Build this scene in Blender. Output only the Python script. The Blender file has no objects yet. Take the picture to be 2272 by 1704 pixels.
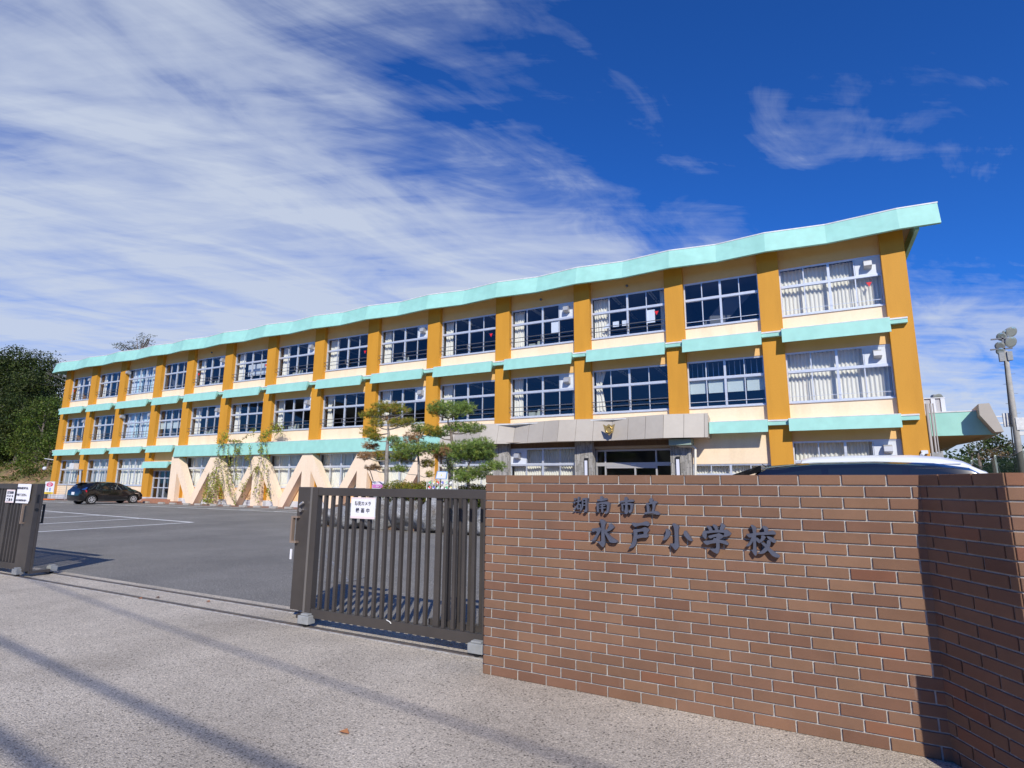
import bpy, bmesh, math, random
import numpy as np
from mathutils import Vector, Matrix
random.seed(7); RNG = np.random.default_rng(7)
SC = bpy.context.scene
COL = SC.collection

# ------------------------------------------------------------------ camera
FPX = 1235.63; PITCH = math.radians(10.274); ROLL = math.radians(.467); YAW = math.radians(27.9); EYE = 1.4625
_f = Vector((-math.sin(YAW)*math.cos(PITCH), math.cos(YAW)*math.cos(PITCH), math.sin(PITCH)))
_r0 = Vector((math.cos(YAW), math.sin(YAW), 0)); _u0 = _r0.cross(_f)
_R = math.cos(ROLL)*_r0 + math.sin(ROLL)*_u0; _U = math.cos(ROLL)*_u0 - math.sin(ROLL)*_r0
cd = bpy.data.cameras.new('camera'); cam = bpy.data.objects.new('camera', cd); COL.objects.link(cam)
cd.sensor_width = 36; cd.lens = FPX/2272*36; cd.clip_end = 3000; cd.clip_start = .05
cam.matrix_world = Matrix(((_R.x, _U.x, -_f.x, 0), (_R.y, _U.y, -_f.y, 0), (_R.z, _U.z, -_f.z, EYE), (0, 0, 0, 1)))
SC.camera = cam
def _ray(px, py): return _R*((px-1136)/FPX) + _U*((852-py)/FPX) + _f
def at(px, py, Y):                       # where the sight line of a photo pixel meets the plane y = Y
    d = _ray(px, py); t = Y/d.y; return Vector((d.x*t, Y, d.z*t+EYE))
def crop(x0, y0, s): return lambda x, y, Y: at(x0+x*s, y0+y*s, Y)

# ------------------------------------------------------------------ sun and sky
SUN = Vector((-.4215, .7024, -.5736)).normalized()
ld = bpy.data.lights.new('sun', 'SUN'); ld.energy = 4.5; ld.angle = math.radians(.53); ld.color = (1, .95, .86)
lo = bpy.data.objects.new('sun', ld); COL.objects.link(lo); lo.rotation_euler = SUN.to_track_quat('-Z', 'Y').to_euler()
SC.view_settings.view_transform = 'Standard'; SC.view_settings.look = 'None'; SC.view_settings.gamma = 1
SC.view_settings.exposure = 0.0
W = bpy.data.worlds.new('World'); SC.world = W; W.use_nodes = True
nt = W.node_tree; nt.nodes.clear()
def N(t, kind, **kw):
    n = t.nodes.new(kind)
    for k, v in kw.items():
        if k[0] == '_': n.inputs[int(k[1:])].default_value = v
        else: setattr(n, k, v)
    return n
def Mth(t, op, a, b=None, c=None, clamp=False):
    n = t.nodes.new('ShaderNodeMath'); n.operation = op; n.use_clamp = clamp
    for i, v in enumerate((a, b, c)):
        if v is None: continue
        if isinstance(v, (int, float)): n.inputs[i].default_value = v
        else: t.links.new(v, n.inputs[i])
    return n.outputs[0]
def Ramp(t, src, stops):
    n = t.nodes.new('ShaderNodeValToRGB'); t.links.new(src, n.inputs[0])
    e = n.color_ramp.elements
    while len(e) < len(stops): e.new(.5)
    for k, (p, c) in zip(e, stops):
        k.position = p; k.color = (c, c, c, 1) if isinstance(c, (int, float)) else (*c, 1)
    return n.outputs[0]
L = nt.links
sky = N(nt, 'ShaderNodeTexSky', sky_type='NISHITA', sun_disc=False)
sky.sun_elevation = math.asin(-SUN.z); sky.sun_rotation = math.atan2(-SUN.x, -SUN.y)
sky.altitude = 300; sky.air_density = 1.0; sky.dust_density = .1; sky.ozone_density = 5.0
hs = N(nt, 'ShaderNodeMix', data_type='RGBA', blend_type='MULTIPLY'); hs.inputs['Factor'].default_value = 1
L.new(sky.outputs[0], hs.inputs['A']); hs.inputs['B'].default_value = (.34, 1.06, 2.2, 1)
tc = N(nt, 'ShaderNodeTexCoord'); sx = N(nt, 'ShaderNodeSeparateXYZ'); L.new(tc.outputs['Generated'], sx.inputs[0])
zz = Mth(nt, 'ADD', Mth(nt, 'MAXIMUM', sx.outputs[2], 0.0), .08)
px_ = Mth(nt, 'DIVIDE', sx.outputs[0], zz); py_ = Mth(nt, 'DIVIDE', sx.outputs[1], zz)
cx = N(nt, 'ShaderNodeCombineXYZ'); L.new(px_, cx.inputs[0]); L.new(py_, cx.inputs[1])
def cloudnoise(scale, rot, stretch, detail, rough, dist, off=(0, 0, 0)):
    m0 = N(nt, 'ShaderNodeMapping'); m0.inputs['Rotation'].default_value = (0, 0, -rot); L.new(cx.outputs[0], m0.inputs[0])
    mp = N(nt, 'ShaderNodeMapping'); mp.inputs['Scale'].default_value = (*stretch, 1); mp.inputs['Location'].default_value = off
    L.new(m0.outputs[0], mp.inputs[0])
    n = N(nt, 'ShaderNodeTexNoise'); n.inputs['Scale'].default_value = scale; n.inputs['Detail'].default_value = detail
    n.inputs['Roughness'].default_value = rough; n.inputs['Distortion'].default_value = dist
    L.new(mp.outputs[0], n.inputs['Vector']); return n.outputs[0]
big = cloudnoise(1.2, 1.0, (.6, 1.0), 5, .55, .5, (3.1, 1.7, 0))
streak = cloudnoise(2.9, 1.15, (.5, 1.15), 9, .62, .9, (.4, 2.2, 0))
rip = cloudnoise(5.5, .42, (.28, 1.5), 5, .6, .5)
dens = Mth(nt, 'ADD', Mth(nt, 'ADD', Mth(nt, 'MULTIPLY', big, 1.1), Mth(nt, 'MULTIPLY', streak, .85)), Mth(nt, 'MULTIPLY', rip, .48))
m1 = Mth(nt, 'MULTIPLY', Mth(nt, 'ADD', Mth(nt, 'MULTIPLY', px_, -1), -.12), 1.25)
m2 = Mth(nt, 'MULTIPLY', Mth(nt, 'SUBTRACT', Mth(nt, 'SUBTRACT', py_, Mth(nt, 'MULTIPLY', Mth(nt, 'MAXIMUM', px_, 0.0), .9)), 1.50), 1.0)
m3 = Mth(nt, 'MULTIPLY', Mth(nt, 'SUBTRACT', Mth(nt, 'ADD', Mth(nt, 'MULTIPLY', px_, -.55), py_), 2.1), .9)
mask = Mth(nt, 'MINIMUM', Mth(nt, 'MAXIMUM', m1, m2), 1.0)
mask = Mth(nt, 'ADD', mask, Mth(nt, 'MULTIPLY', Mth(nt, 'MINIMUM', Mth(nt, 'MAXIMUM', Mth(nt, 'SUBTRACT', m3, Mth(nt, 'MULTIPLY', Mth(nt, 'MAXIMUM', px_, -.4), 1.2)), 0.0), 1.0), .38))
mask = Mth(nt, 'SUBTRACT', Mth(nt, 'MAXIMUM', mask, 0.0), Mth(nt, 'MULTIPLY', Mth(nt, 'LESS_THAN', py_, 0.0), 3.0))
dd = Mth(nt, 'SUBTRACT', Mth(nt, 'ADD', dens, Mth(nt, 'MULTIPLY', mask, .50)), 1.37)
fac = Ramp(nt, Mth(nt, 'MULTIPLY', dd, 1.75, clamp=True), [(0, 0), (.25, .17), (.6, .60), (1, .90)])
mx = N(nt, 'ShaderNodeMix', data_type='RGBA'); L.new(fac, mx.inputs['Factor'])
L.new(hs.outputs['Result'], mx.inputs['A']); mx.inputs['B'].default_value = (8.8, 9.8, 11.7, 1)
bg = N(nt, 'ShaderNodeBackground'); bg.inputs[1].default_value = .068
L.new(mx.outputs['Result'], bg.inputs[0])
wo = N(nt, 'ShaderNodeOutputWorld'); L.new(bg.outputs[0], wo.inputs[0])

# ------------------------------------------------------------------ materials
MATS = {}
def mat(name, col, rough=.6, col2=None, scale=4., sharp=(.35, .65), bump=0, bscale=60, metal=0, spec=.5, speck=0, sscale=200, coat=0, stretch=None):
    if name in MATS: return MATS[name]
    m = bpy.data.materials.new(name); m.use_nodes = True; t = m.node_tree; b = t.nodes['Principled BSDF']
    b.inputs['Roughness'].default_value = rough; b.inputs['Metallic'].default_value = metal
    b.inputs['Specular IOR Level'].default_value = spec; b.inputs['Coat Weight'].default_value = coat
    tcn = N(t, 'ShaderNodeTexCoord'); vec = tcn.outputs['Object']
    if stretch:
        mp = N(t, 'ShaderNodeMapping'); mp.inputs['Scale'].default_value = stretch; t.links.new(vec, mp.inputs[0]); vec = mp.outputs[0]
    c = None
    if col2 is not None:
        n = N(t, 'ShaderNodeTexNoise'); n.inputs['Scale'].default_value = scale; n.inputs['Detail'].default_value = 6; n.inputs['Roughness'].default_value = .6
        t.links.new(vec, n.inputs['Vector'])
        f = Ramp(t, n.outputs[0], [(sharp[0], 0), (sharp[1], 1)])
        mixn = N(t, 'ShaderNodeMix', data_type='RGBA'); t.links.new(f, mixn.inputs['Factor'])
        mixn.inputs['A'].default_value = (*col, 1); mixn.inputs['B'].default_value = (*col2, 1); c = mixn.outputs['Result']
    if speck:
        n = N(t, 'ShaderNodeTexNoise'); n.inputs['Scale'].default_value = sscale; n.inputs['Detail'].default_value = 3
        t.links.new(tcn.outputs['Object'], n.inputs['Vector'])
        f = Ramp(t, n.outputs[0], [(.3, 1-speck), (.7, 1+speck)])
        mm = N(t, 'ShaderNodeMix', data_type='RGBA', blend_type='MULTIPLY'); mm.inputs['Factor'].default_value = 1
        if c is None: mm.inputs['A'].default_value = (*col, 1)
        else: t.links.new(c, mm.inputs['A'])
        t.links.new(f, mm.inputs['B']); c = mm.outputs['Result']
    if c is None: b.inputs['Base Color'].default_value = (*col, 1)
    else: t.links.new(c, b.inputs['Base Color'])
    if bump:
        n = N(t, 'ShaderNodeTexNoise'); n.inputs['Scale'].default_value = bscale; n.inputs['Detail'].default_value = 4
        t.links.new(tcn.outputs['Object'], n.inputs['Vector'])
        bp = N(t, 'ShaderNodeBump'); bp.inputs['Strength'].default_value = bump; bp.inputs['Distance'].default_value = .01
        t.links.new(n.outputs[0], bp.inputs['Height']); t.links.new(bp.outputs[0], b.inputs['Normal'])
    MATS[name] = m; return m
def attrmat(name, rough=.6, spec=.3, trans=0, bump=0, bscale=100, speck=0, sscale=300):
    if name in MATS: return MATS[name]
    m = bpy.data.materials.new(name); m.use_nodes = True; t = m.node_tree; b = t.nodes['Principled BSDF']
    b.inputs['Roughness'].default_value = rough; b.inputs['Specular IOR Level'].default_value = spec
    a = N(t, 'ShaderNodeVertexColor', layer_name='tint'); c = a.outputs[0]; tcn = N(t, 'ShaderNodeTexCoord')
    if speck:
        n = N(t, 'ShaderNodeTexNoise'); n.inputs['Scale'].default_value = sscale; n.inputs['Detail'].default_value = 5
        t.links.new(tcn.outputs['Object'], n.inputs['Vector'])
        f = Ramp(t, n.outputs[0], [(.3, 1-speck), (.7, 1+speck)])
        mm = N(t, 'ShaderNodeMix', data_type='RGBA', blend_type='MULTIPLY'); mm.inputs['Factor'].default_value = 1
        t.links.new(c, mm.inputs['A']); t.links.new(f, mm.inputs['B']); c = mm.outputs['Result']
    if name == 'brick_tile':
        n2 = N(t, 'ShaderNodeTexNoise'); n2.inputs['Scale'].default_value = 2.6; n2.inputs['Detail'].default_value = 7; n2.inputs['Roughness'].default_value = .65
        t.links.new(tcn.outputs['Object'], n2.inputs['Vector']); f2 = Ramp(t, n2.outputs[0], [(.30, .84), (.55, 1.0), (.78, 1.16)])
        m2_ = N(t, 'ShaderNodeMix', data_type='RGBA', blend_type='MULTIPLY'); m2_.inputs['Factor'].default_value = 1
        t.links.new(c, m2_.inputs['A']); t.links.new(f2, m2_.inputs['B'])
        mp = N(t, 'ShaderNodeMapping'); mp.inputs['Scale'].default_value = (9, 9, 1.2); t.links.new(tcn.outputs['Object'], mp.inputs[0])
        n3 = N(t, 'ShaderNodeTexNoise'); n3.inputs['Scale'].default_value = 1.4; n3.inputs['Detail'].default_value = 5; t.links.new(mp.outputs[0], n3.inputs['Vector'])
        f3 = Ramp(t, n3.outputs[0], [(.66, 0), (.80, .35)]); m3_ = N(t, 'ShaderNodeMix', data_type='RGBA'); t.links.new(f3, m3_.inputs['Factor'])
        t.links.new(m2_.outputs['Result'], m3_.inputs['A']); m3_.inputs['B'].default_value = (.42, .38, .35, 1); c = m3_.outputs['Result']
    t.links.new(c, b.inputs['Base Color'])
    if trans:
        o = t.nodes['Material Output']; tr = N(t, 'ShaderNodeBsdfTranslucent'); t.links.new(c, tr.inputs[0])
        ms = N(t, 'ShaderNodeMixShader'); ms.inputs[0].default_value = trans
        t.links.new(b.outputs[0], ms.inputs[1]); t.links.new(tr.outputs[0], ms.inputs[2]); t.links.new(ms.outputs[0], o.inputs[0])
    if bump:
        n = N(t, 'ShaderNodeTexNoise'); n.inputs['Scale'].default_value = bscale
        t.links.new(tcn.outputs['Object'], n.inputs['Vector'])
        bp = N(t, 'ShaderNodeBump'); bp.inputs['Strength'].default_value = bump; bp.inputs['Distance'].default_value = .01
        t.links.new(n.outputs[0], bp.inputs['Height']); t.links.new(bp.outputs[0], b.inputs['Normal'])
    MATS[name] = m; return m
def glassmat(name, tint=(.72, .78, .82), ior=1.6, bumpy=.0):
    m = bpy.data.materials.new(name); m.use_nodes = True; t = m.node_tree; t.nodes.remove(t.nodes['Principled BSDF'])
    o = t.nodes['Material Output']; fr = N(t, 'ShaderNodeLayerWeight'); F0 = ((ior-1)/(ior+1))**2
    rfl = Mth(t, 'MULTIPLY_ADD', Mth(t, 'POWER', fr.outputs[1], 4.0), 1.0, F0*1.3, clamp=True)
    tr = N(t, 'ShaderNodeBsdfTransparent'); tr.inputs[0].default_value = (*tint, 1)
    gl = N(t, 'ShaderNodeBsdfGlossy'); gl.inputs['Roughness'].default_value = .0; gl.inputs['Color'].default_value = (.92, .95, 1, 1)
    if bumpy:
        tcn = N(t, 'ShaderNodeTexCoord'); n = N(t, 'ShaderNodeTexNoise'); n.inputs['Scale'].default_value = 1.3
        t.links.new(tcn.outputs['Object'], n.inputs['Vector'])
        bp = N(t, 'ShaderNodeBump'); bp.inputs['Strength'].default_value = bumpy; bp.inputs['Distance'].default_value = .02
        t.links.new(n.outputs[0], bp.inputs['Height']); t.links.new(bp.outputs[0], gl.inputs['Normal'])
    ms = N(t, 'ShaderNodeMixShader'); t.links.new(rfl, ms.inputs[0])
    t.links.new(tr.outputs[0], ms.inputs[1]); t.links.new(gl.outputs[0], ms.inputs[2]); t.links.new(ms.outputs[0], o.inputs[0])
    MATS[name] = m; return m

M_OCHRE = mat('ochre_paint', (.62, .29, .022), .7, (.54, .245, .016), 2.2, (.42, .8), stretch=(1, 1, .18), bump=.25, bscale=45, speck=.05, sscale=30)
M_CREAM = mat('cream_paint', (.90, .72, .50), .7, (.80, .61, .40), 1.6, (.45, .8), stretch=(1, 1, .2), bump=.15, bscale=45, speck=.03, sscale=12)
M_LINTEL_SHADE = mat('cream_lintel_shade', (.83, .51, .20), .7, (.78, .46, .165), .8, bump=.15, bscale=45)  # cream wall paint, deepened to tan for the warm shade above the windows
M_UNDER = mat('porch_dark_brown', (.16, .10, .055), .8, (.10, .06, .035), 9, stretch=(4, 4, .2))  # dark brown with upright streaks, for the wall band below the porch
M_PEACH = mat('peach_paint', (.88, .60, .34), .7, (.84, .54, .29), .9, bump=.15, bscale=45)
M_BRACE = mat('brace_paint', (.90, .72, .53), .65, (.84, .65, .46), 1.6, (.45, .75), stretch=(1, 1, .25), bump=.12, bscale=40, speck=.03, sscale=9)
M_TEAL = mat('mint_paint', (.34, .65, .56), .6, (.29, .58, .495), 1.3, (.4, .75), speck=.05, sscale=3, stretch=(1, 1, .2))
M_SOFFIT = mat('soffit_board', (.50, .38, .24), .75, (.44, .33, .20), 2)  # cream underside; its shade is worked into this brown
M_WHITECAP = mat('white_cap', (.78, .78, .76), .5, (.6, .6, .6), 5)
M_PLINTH = mat('pale_plinth', (.62, .64, .68), .8, (.52, .54, .58), 3)
M_ALU = mat('aluminium', (.68, .71, .76), .38, (.60, .63, .68), 8, metal=.35)
M_PIPE = mat('grey_pipe', (.14, .14, .15), .5, metal=.3)
M_CURT = mat('cream_curtain', (.92, .86, .74), .85, (.84, .77, .64), 6, stretch=(3, 3, .3))
M_CURTB = mat('blue_curtain', (.50, .74, .80), .85, (.75, .8, .8), 1.5, stretch=(2, 2, .1))
M_ROLL = mat('roller_blind', (.60, .66, .62), .8)
M_WHITE = mat('white_board', (.66, .70, .76), .5)
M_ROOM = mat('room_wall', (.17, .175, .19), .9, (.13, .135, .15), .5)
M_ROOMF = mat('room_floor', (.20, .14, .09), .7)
M_CLIGHT = mat('light_fitting', (.85, .88, .9), .4)
M_GLASS = glassmat('window_glass', (.86, .90, .93), 1.55, .04)
M_CARGLASS = glassmat('car_glass', (.30, .33, .34), 1.6)
M_RED = mat('red_mark', (.70, .02, .03), .5)
M_TAN = mat('tan_panel', (.47, .425, .36), .55, (.42, .375, .315), .5, speck=.03, sscale=5)
M_SEAM = mat('dark_seam', (.03, .03, .035), .7)
M_GOLD = mat('gold_metal', (.48, .34, .13), .42, metal=.55)
M_GOLDB = mat('gold_ring', (.75, .52, .16), .3, metal=.8)
M_BRONZE = mat('bronze_aluminium', (.112, .098, .088), .42, (.092, .081, .074), 3, metal=.45, bump=.05, bscale=200)
M_BRONZEL = mat('bronze_light', (.25, .23, .21), .4, metal=.5)
M_GALV = mat('grey_casting', (.34, .35, .35), .6, (.26, .27, .27), 12)
M_STEEL = mat('rail_steel', (.12, .115, .13), .4, (.20, .16, .13), 6, metal=.6)
M_CHROME = mat('chrome', (.8, .8, .82), .15, metal=1)
M_BLACK = mat('black_plastic', (.015, .015, .016), .5)
M_TYRE = mat('tyre', (.022, .022, .022), .85, bump=.2, bscale=150)
M_BLPAINT = mat('black_paint', (.008, .008, .010), .12, coat=.8)
M_WPAINT = mat('white_paint', (.80, .81, .82), .22, coat=.5)
M_PAPER = mat('paper', (.82, .82, .86), .6)
M_PINK = mat('pale_pink', (.85, .70, .70), .6)
M_INK = mat('dark_ink', (.02, .02, .05), .6)
M_LETTER = mat('letter_metal', (.105, .115, .155), .45, (.085, .092, .125), 12, metal=.15)
M_MORTAR = mat('mortar', (.58, .545, .50), .9, (.36, .345, .34), 14, bump=.5, bscale=180)
M_TILE = attrmat('brick_tile', .75, .25, bump=.35, bscale=350, speck=.10, sscale=260)
M_LEAF = attrmat('leaf', .55, .3, trans=.28)
M_NEEDLE = attrmat('pine_needle', .5, .35, trans=.22)
M_BARK = mat('bark', (.24, .20, .17), .9, (.13, .105, .085), 9, bump=.8, bscale=40)
M_BARKG = mat('grey_bark', (.36, .33, .30), .9, (.20, .175, .155), 10, bump=.8, bscale=40)
M_SOIL = mat('soil', (.20, .12, .075), .95, (.13, .08, .05), 6, bump=.6, bscale=40)
M_CONC = mat('pole_concrete', (.42, .40, .36), .85, (.32, .31, .28), 3, bump=.2)
M_WIRE = mat('white_wire', (.75, .74, .70), .5)

# ------------------------------------------------------------------ mesh helpers
class MB:
    def __init__(s): s.v = []; s.f = []; s.sm = False
    def add(s, vs, fs):
        k = len(s.v); s.v += [tuple(v) for v in vs]; s.f += [tuple(i+k for i in f) for f in fs]; return s
    def box(s, x0, x1, y0, y1, z0, z1):
        x0, x1 = sorted((x0, x1)); y0, y1 = sorted((y0, y1)); z0, z1 = sorted((z0, z1))
        return s.add([(x0,y0,z0),(x1,y0,z0),(x1,y1,z0),(x0,y1,z0),(x0,y0,z1),(x1,y0,z1),(x1,y1,z1),(x0,y1,z1)],
                     [(0,3,2,1),(4,5,6,7),(0,1,5,4),(1,2,6,5),(2,3,7,6),(3,0,4,7)])
    def loft(s, rings, cap=True):
        n = len(rings[0]); k = len(s.v)
        for r in rings: s.v += [tuple(p) for p in r]
        for i in range(len(rings)-1):
            for j in range(n):
                a = k+i*n+j; b = k+i*n+(j+1) % n
                s.f.append((a, b, b+n, a+n))
        if cap:
            s.f.append(tuple(k+j for j in reversed(range(n)))); s.f.append(tuple(k+(len(rings)-1)*n+j for j in range(n)))
        return s
    def prismy(s, poly, y0, y1):             # polygon in x,z extruded along y
        return s.loft([[(x, y0, z) for x, z in poly], [(x, y1, z) for x, z in poly]])
    def prismx(s, poly, x0, x1):
        return s.loft([[(x0, y, z) for y, z in poly], [(x1, y, z) for y, z in poly]])
    def tube(s, pts, r, n=8):
        pts = [Vector(p) for p in pts]; rs = r if isinstance(r, (list, tuple)) else [r]*len(pts); rings = []
        up = None
        for i, p in enumerate(pts):
            d = (pts[min(i+1, len(pts)-1)]-pts[max(i-1, 0)]).normalized()
            if up is None: up = Vector((0, 0, 1)) if abs(d.z) < .9 else Vector((1, 0, 0))
            a = d.cross(up).normalized(); b = a.cross(d).normalized(); up = b
            rings.append([p+rs[i]*(math.cos(2*math.pi*k/n)*a+math.sin(2*math.pi*k/n)*b) for k in range(n)])
        return s.loft(rings)
    def sphere(s, c, r, n=10, m=6, sc=(1, 1, 1)):
        rings = []
        for i in range(m+1):
            t = math.pi*(i+.02)/(m+.04)
            rings.append([(c[0]+sc[0]*r*math.sin(t)*math.cos(2*math.pi*j/n), c[1]+sc[1]*r*math.sin(t)*math.sin(2*math.pi*j/n), c[2]+sc[2]*r*math.cos(t)) for j in range(n)])
        return s.loft(rings)
    def build(s, name, m, parent=None, smooth=False, bevel=0):
        me = bpy.data.meshes.new(name)
        off = wloc(parent) if parent else Vector((0, 0, 0))
        me.from_pydata([(v[0]-off[0], v[1]-off[1], v[2]-off[2]) for v in s.v], [], s.f)
        return finish(me, name, m, parent, smooth, bevel)
def wloc(o):
    v = Vector((0, 0, 0))
    while o: v += o.location; o = o.parent
    return v
def finish(me, name, m, parent=None, smooth=False, bevel=0, fixn=True):
    if fixn:
        bm = bmesh.new(); bm.from_mesh(me); bmesh.ops.recalc_face_normals(bm, faces=bm.faces)
        if bevel: bmesh.ops.bevel(bm, geom=[e for e in bm.edges if len(e.link_faces) == 2 and e.calc_face_angle(0) > .5], offset=bevel, segments=2, affect='EDGES', profile=.6)
        bm.to_mesh(me); bm.free()
    if smooth:
        for p in me.polygons: p.use_smooth = True
    me.materials.append(m)
    o = bpy.data.objects.new(name, me); COL.objects.link(o)
    if parent: o.parent = parent
    return o
def tag(o, label=None, cat=None, group=None, kind=None):
    if label: o['label'] = label
    if cat: o['category'] = cat
    if group: o['group'] = group
    if kind: o['kind'] = kind
    return o
def empty(name, loc, label, cat, group=None, rz=0):
    o = bpy.data.objects.new(name, None); COL.objects.link(o); o.location = loc; o.rotation_euler.z = rz
    return tag(o, label, cat, group)
def copy_tree(o, parent=None):
    c = o.copy(); COL.objects.link(c)
    if parent: c.parent = parent
    for ch in list(o.children): copy_tree(ch, c)
    return c
def sheet(name, pts, z, m, kind='structure'):
    o = MB().add([(x, y, z) for x, y in pts], [tuple(range(len(pts)))]).build(name, m); return tag(o, kind=kind)
def text(body, size, ext=.002, bold=0, space=1.):
    c = bpy.data.curves.new('txt', 'FONT'); c.body = body; c.size = size; c.extrude = ext; c.offset = bold; c.align_x = 'CENTER'; c.align_y = 'CENTER'
    c.space_character = space; c.resolution_u = 4
    o = bpy.data.objects.new('txt', c); COL.objects.link(o)
    dg = bpy.context.evaluated_depsgraph_get(); dg.update()
    me = bpy.data.meshes.new_from_object(o.evaluated_get(dg)); bpy.data.objects.remove(o); bpy.data.curves.remove(c)
    return me
def place_text(body, size, loc, name, m, parent, ext=.002, bold=0, space=1., rot=None, sx=1.):
    me = text(body, size, ext, bold, space)
    M = (rot or Matrix.Rotation(math.pi/2, 4, 'X')) @ Matrix.Diagonal((sx, 1, 1, 1))
    me.transform(Matrix.Translation(Vector(loc)-wloc(parent)) @ M)
    me.materials.clear()
    return finish(me, name, m, parent, fixn=False)
def quads(name, P, A, B, cols, m, parent=None, tri=False):
    """many leaf faces: centres P, half axes A and B, one colour each"""
    n = len(P)
    if tri:
        V = np.stack([P-A*.5, P+A*.5, P+B], 1).reshape(-1, 3); k = 3
    else:
        V = np.stack([P-A, P-B*.6, P+A, P+B*.6], 1).reshape(-1, 3); k = 4
    if parent is not None: V = V-np.array(wloc(parent))
    me = bpy.data.meshes.new(name); me.vertices.add(n*k); me.vertices.foreach_set('co', V.astype(np.float32).ravel())
    me.loops.add(n*k); me.loops.foreach_set('vertex_index', np.arange(n*k, dtype=np.int32))
    me.polygons.add(n); me.polygons.foreach_set('loop_start', np.arange(0, n*k, k, dtype=np.int32)); me.polygons.foreach_set('loop_total', np.full(n, k, dtype=np.int32))
    me.update(calc_edges=True)
    ca = me.color_attributes.new('tint', 'FLOAT_COLOR', 'POINT')
    c4 = np.concatenate([np.repeat(cols, k, 0), np.ones((n*k, 1))], 1).astype(np.float32); ca.data.foreach_set('color', c4.ravel())
    return finish(me, name, m, parent, fixn=False)
def rdir(n):
    v = RNG.normal(size=(n, 3)); return v/np.linalg.norm(v, axis=1)[:, None]
def leafcloud(name, blobs, per, size, pal, parent, m=None, shell=.55, flat=.0, clump=.0):
    """blobs: (cx,cy,cz,rx,ry,rz); leaves sit in little clumps mostly near each blob's outside"""
    PP, CC = [], []
    for (x, y, z, a, b, c) in blobs:
        n = max(8, int(per*(a*b+b*c+a*c)/3)); k = max(3, n//9)
        d = rdir(k); r = (shell+(1-shell)*RNG.random(k))**.7
        r *= 1+.18*np.sin(d[:, 0]*5+x)*np.cos(d[:, 2]*6+y)
        cc = np.array([x, y, z])+d*r[:, None]*np.array([a, b, c])
        idx = RNG.integers(0, k, n); sp = clump or size*2.2
        p = cc[idx]+RNG.normal(size=(n, 3))*sp*np.array([1, 1, .55])
        base = np.array(pal)[RNG.integers(0, len(pal), k)]*(.65+.7*RNG.random((k, 1)))
        PP.append(p); CC.append(base[idx]*(.8+.4*RNG.random((n, 1))))
    P = np.concatenate(PP); Cc = np.clip(np.concatenate(CC), 0, 1); n = len(P)
    nn = rdir(n); nn[:, 2] = np.abs(nn[:, 2])+flat; nn /= np.linalg.norm(nn, axis=1)[:, None]
    t = np.cross(nn, rdir(n)); t /= np.linalg.norm(t, axis=1)[:, None]+1e-6; u = np.cross(nn, t)
    s = size*(.6+.8*RNG.random((n, 1)))
    return quads(name, P, t*s, u*s*.8, Cc, m or M_LEAF, parent)
def needles(name, pads, per, ln, pal, parent, thin=0.006):
    P, A, B, Cc = [], [], [], []
    for (x, y, z, a, b, c, pi) in pads:
        k = max(5, int(per*(a*b+.6*a*c)))
        d = RNG.normal(size=(k, 3)); d /= np.linalg.norm(d, axis=1)[:, None]; r = RNG.random(k)**.45
        off = d*r[:, None]*np.array([a, b, c]); off[:, 2] += c*.25*(1-(off[:, 0]/a)**2)-c*.2
        cc = np.array([x, y, z])+off
        q = 13
        tip = rdir(k*q)*np.array([1, 1, .75])+np.array([0, 0, .5]); tip /= np.linalg.norm(tip, axis=1)[:, None]
        l = ln*(.7+.6*RNG.random((k*q, 1)))
        side = np.cross(tip, rdir(k*q)); side /= np.linalg.norm(side, axis=1)[:, None]
        P.append(np.repeat(cc, q, 0)+RNG.normal(size=(k*q, 3))*.012); A.append(side*thin*2); B.append(tip*l)
        pc = np.array(pal[pi]); col = pc[RNG.integers(0, len(pc), k)]*(.7+.6*RNG.random((k, 1)))
        Cc.append(np.repeat(col, q, 0)*(.85+.3*RNG.random((k*q, 1))))
    return quads(name, np.concatenate(P), np.concatenate(A), np.concatenate(B), np.concatenate(Cc), M_NEEDLE, parent, tri=True)

# ================================================================== SETTING
M_ASPH = mat('asphalt', (.235, .222, .20), .9, (.17, .16, .146), .45, (.35, .65), bump=.8, bscale=130, speck=.5, sscale=55)
M_APRON = mat('concrete_apron', (.57, .50, .405), .9, (.38, .33, .265), .8, (.40, .70), bump=1., bscale=110, speck=.42, sscale=95)
M_GRASS = mat('ground_soil', (.13, .12, .05), .95, (.20, .14, .08), .4, bump=.5, bscale=8)
def aggregate(m, scale, dark, light, share):
    t = m.node_tree; b = t.nodes['Principled BSDF']; src = b.inputs['Base Color'].links[0].from_socket
    tcn = N(t, 'ShaderNodeTexCoord'); v = N(t, 'ShaderNodeTexVoronoi', feature='F1'); v.inputs['Scale'].default_value = scale; t.links.new(tcn.outputs['Object'], v.inputs['Vector'])
    se = N(t, 'ShaderNodeSeparateColor'); t.links.new(v.outputs['Color'], se.inputs[0])
    near = Mth(t, 'LESS_THAN', v.outputs['Distance'], .42); pick = Mth(t, 'GREATER_THAN', se.outputs[0], 1-share)
    tone = Mth(t, 'MULTIPLY_ADD', Mth(t, 'GREATER_THAN', se.outputs[1], .45), light-dark, dark)
    f = Mth(t, 'MULTIPLY_ADD', Mth(t, 'MULTIPLY', near, pick), Mth(t, 'SUBTRACT', tone, 1.0), 1.0)
    mm = N(t, 'ShaderNodeMix', data_type='RGBA', blend_type='MULTIPLY'); mm.inputs['Factor'].default_value = 1
    t.links.new(src, mm.inputs['A']); t.links.new(f, mm.inputs['B']); t.links.new(mm.outputs['Result'], b.inputs['Base Color'])
aggregate(M_APRON, 58, .42, 1.2, .32); aggregate(M_ASPH, 75, .6, 1.9, .4)
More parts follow.
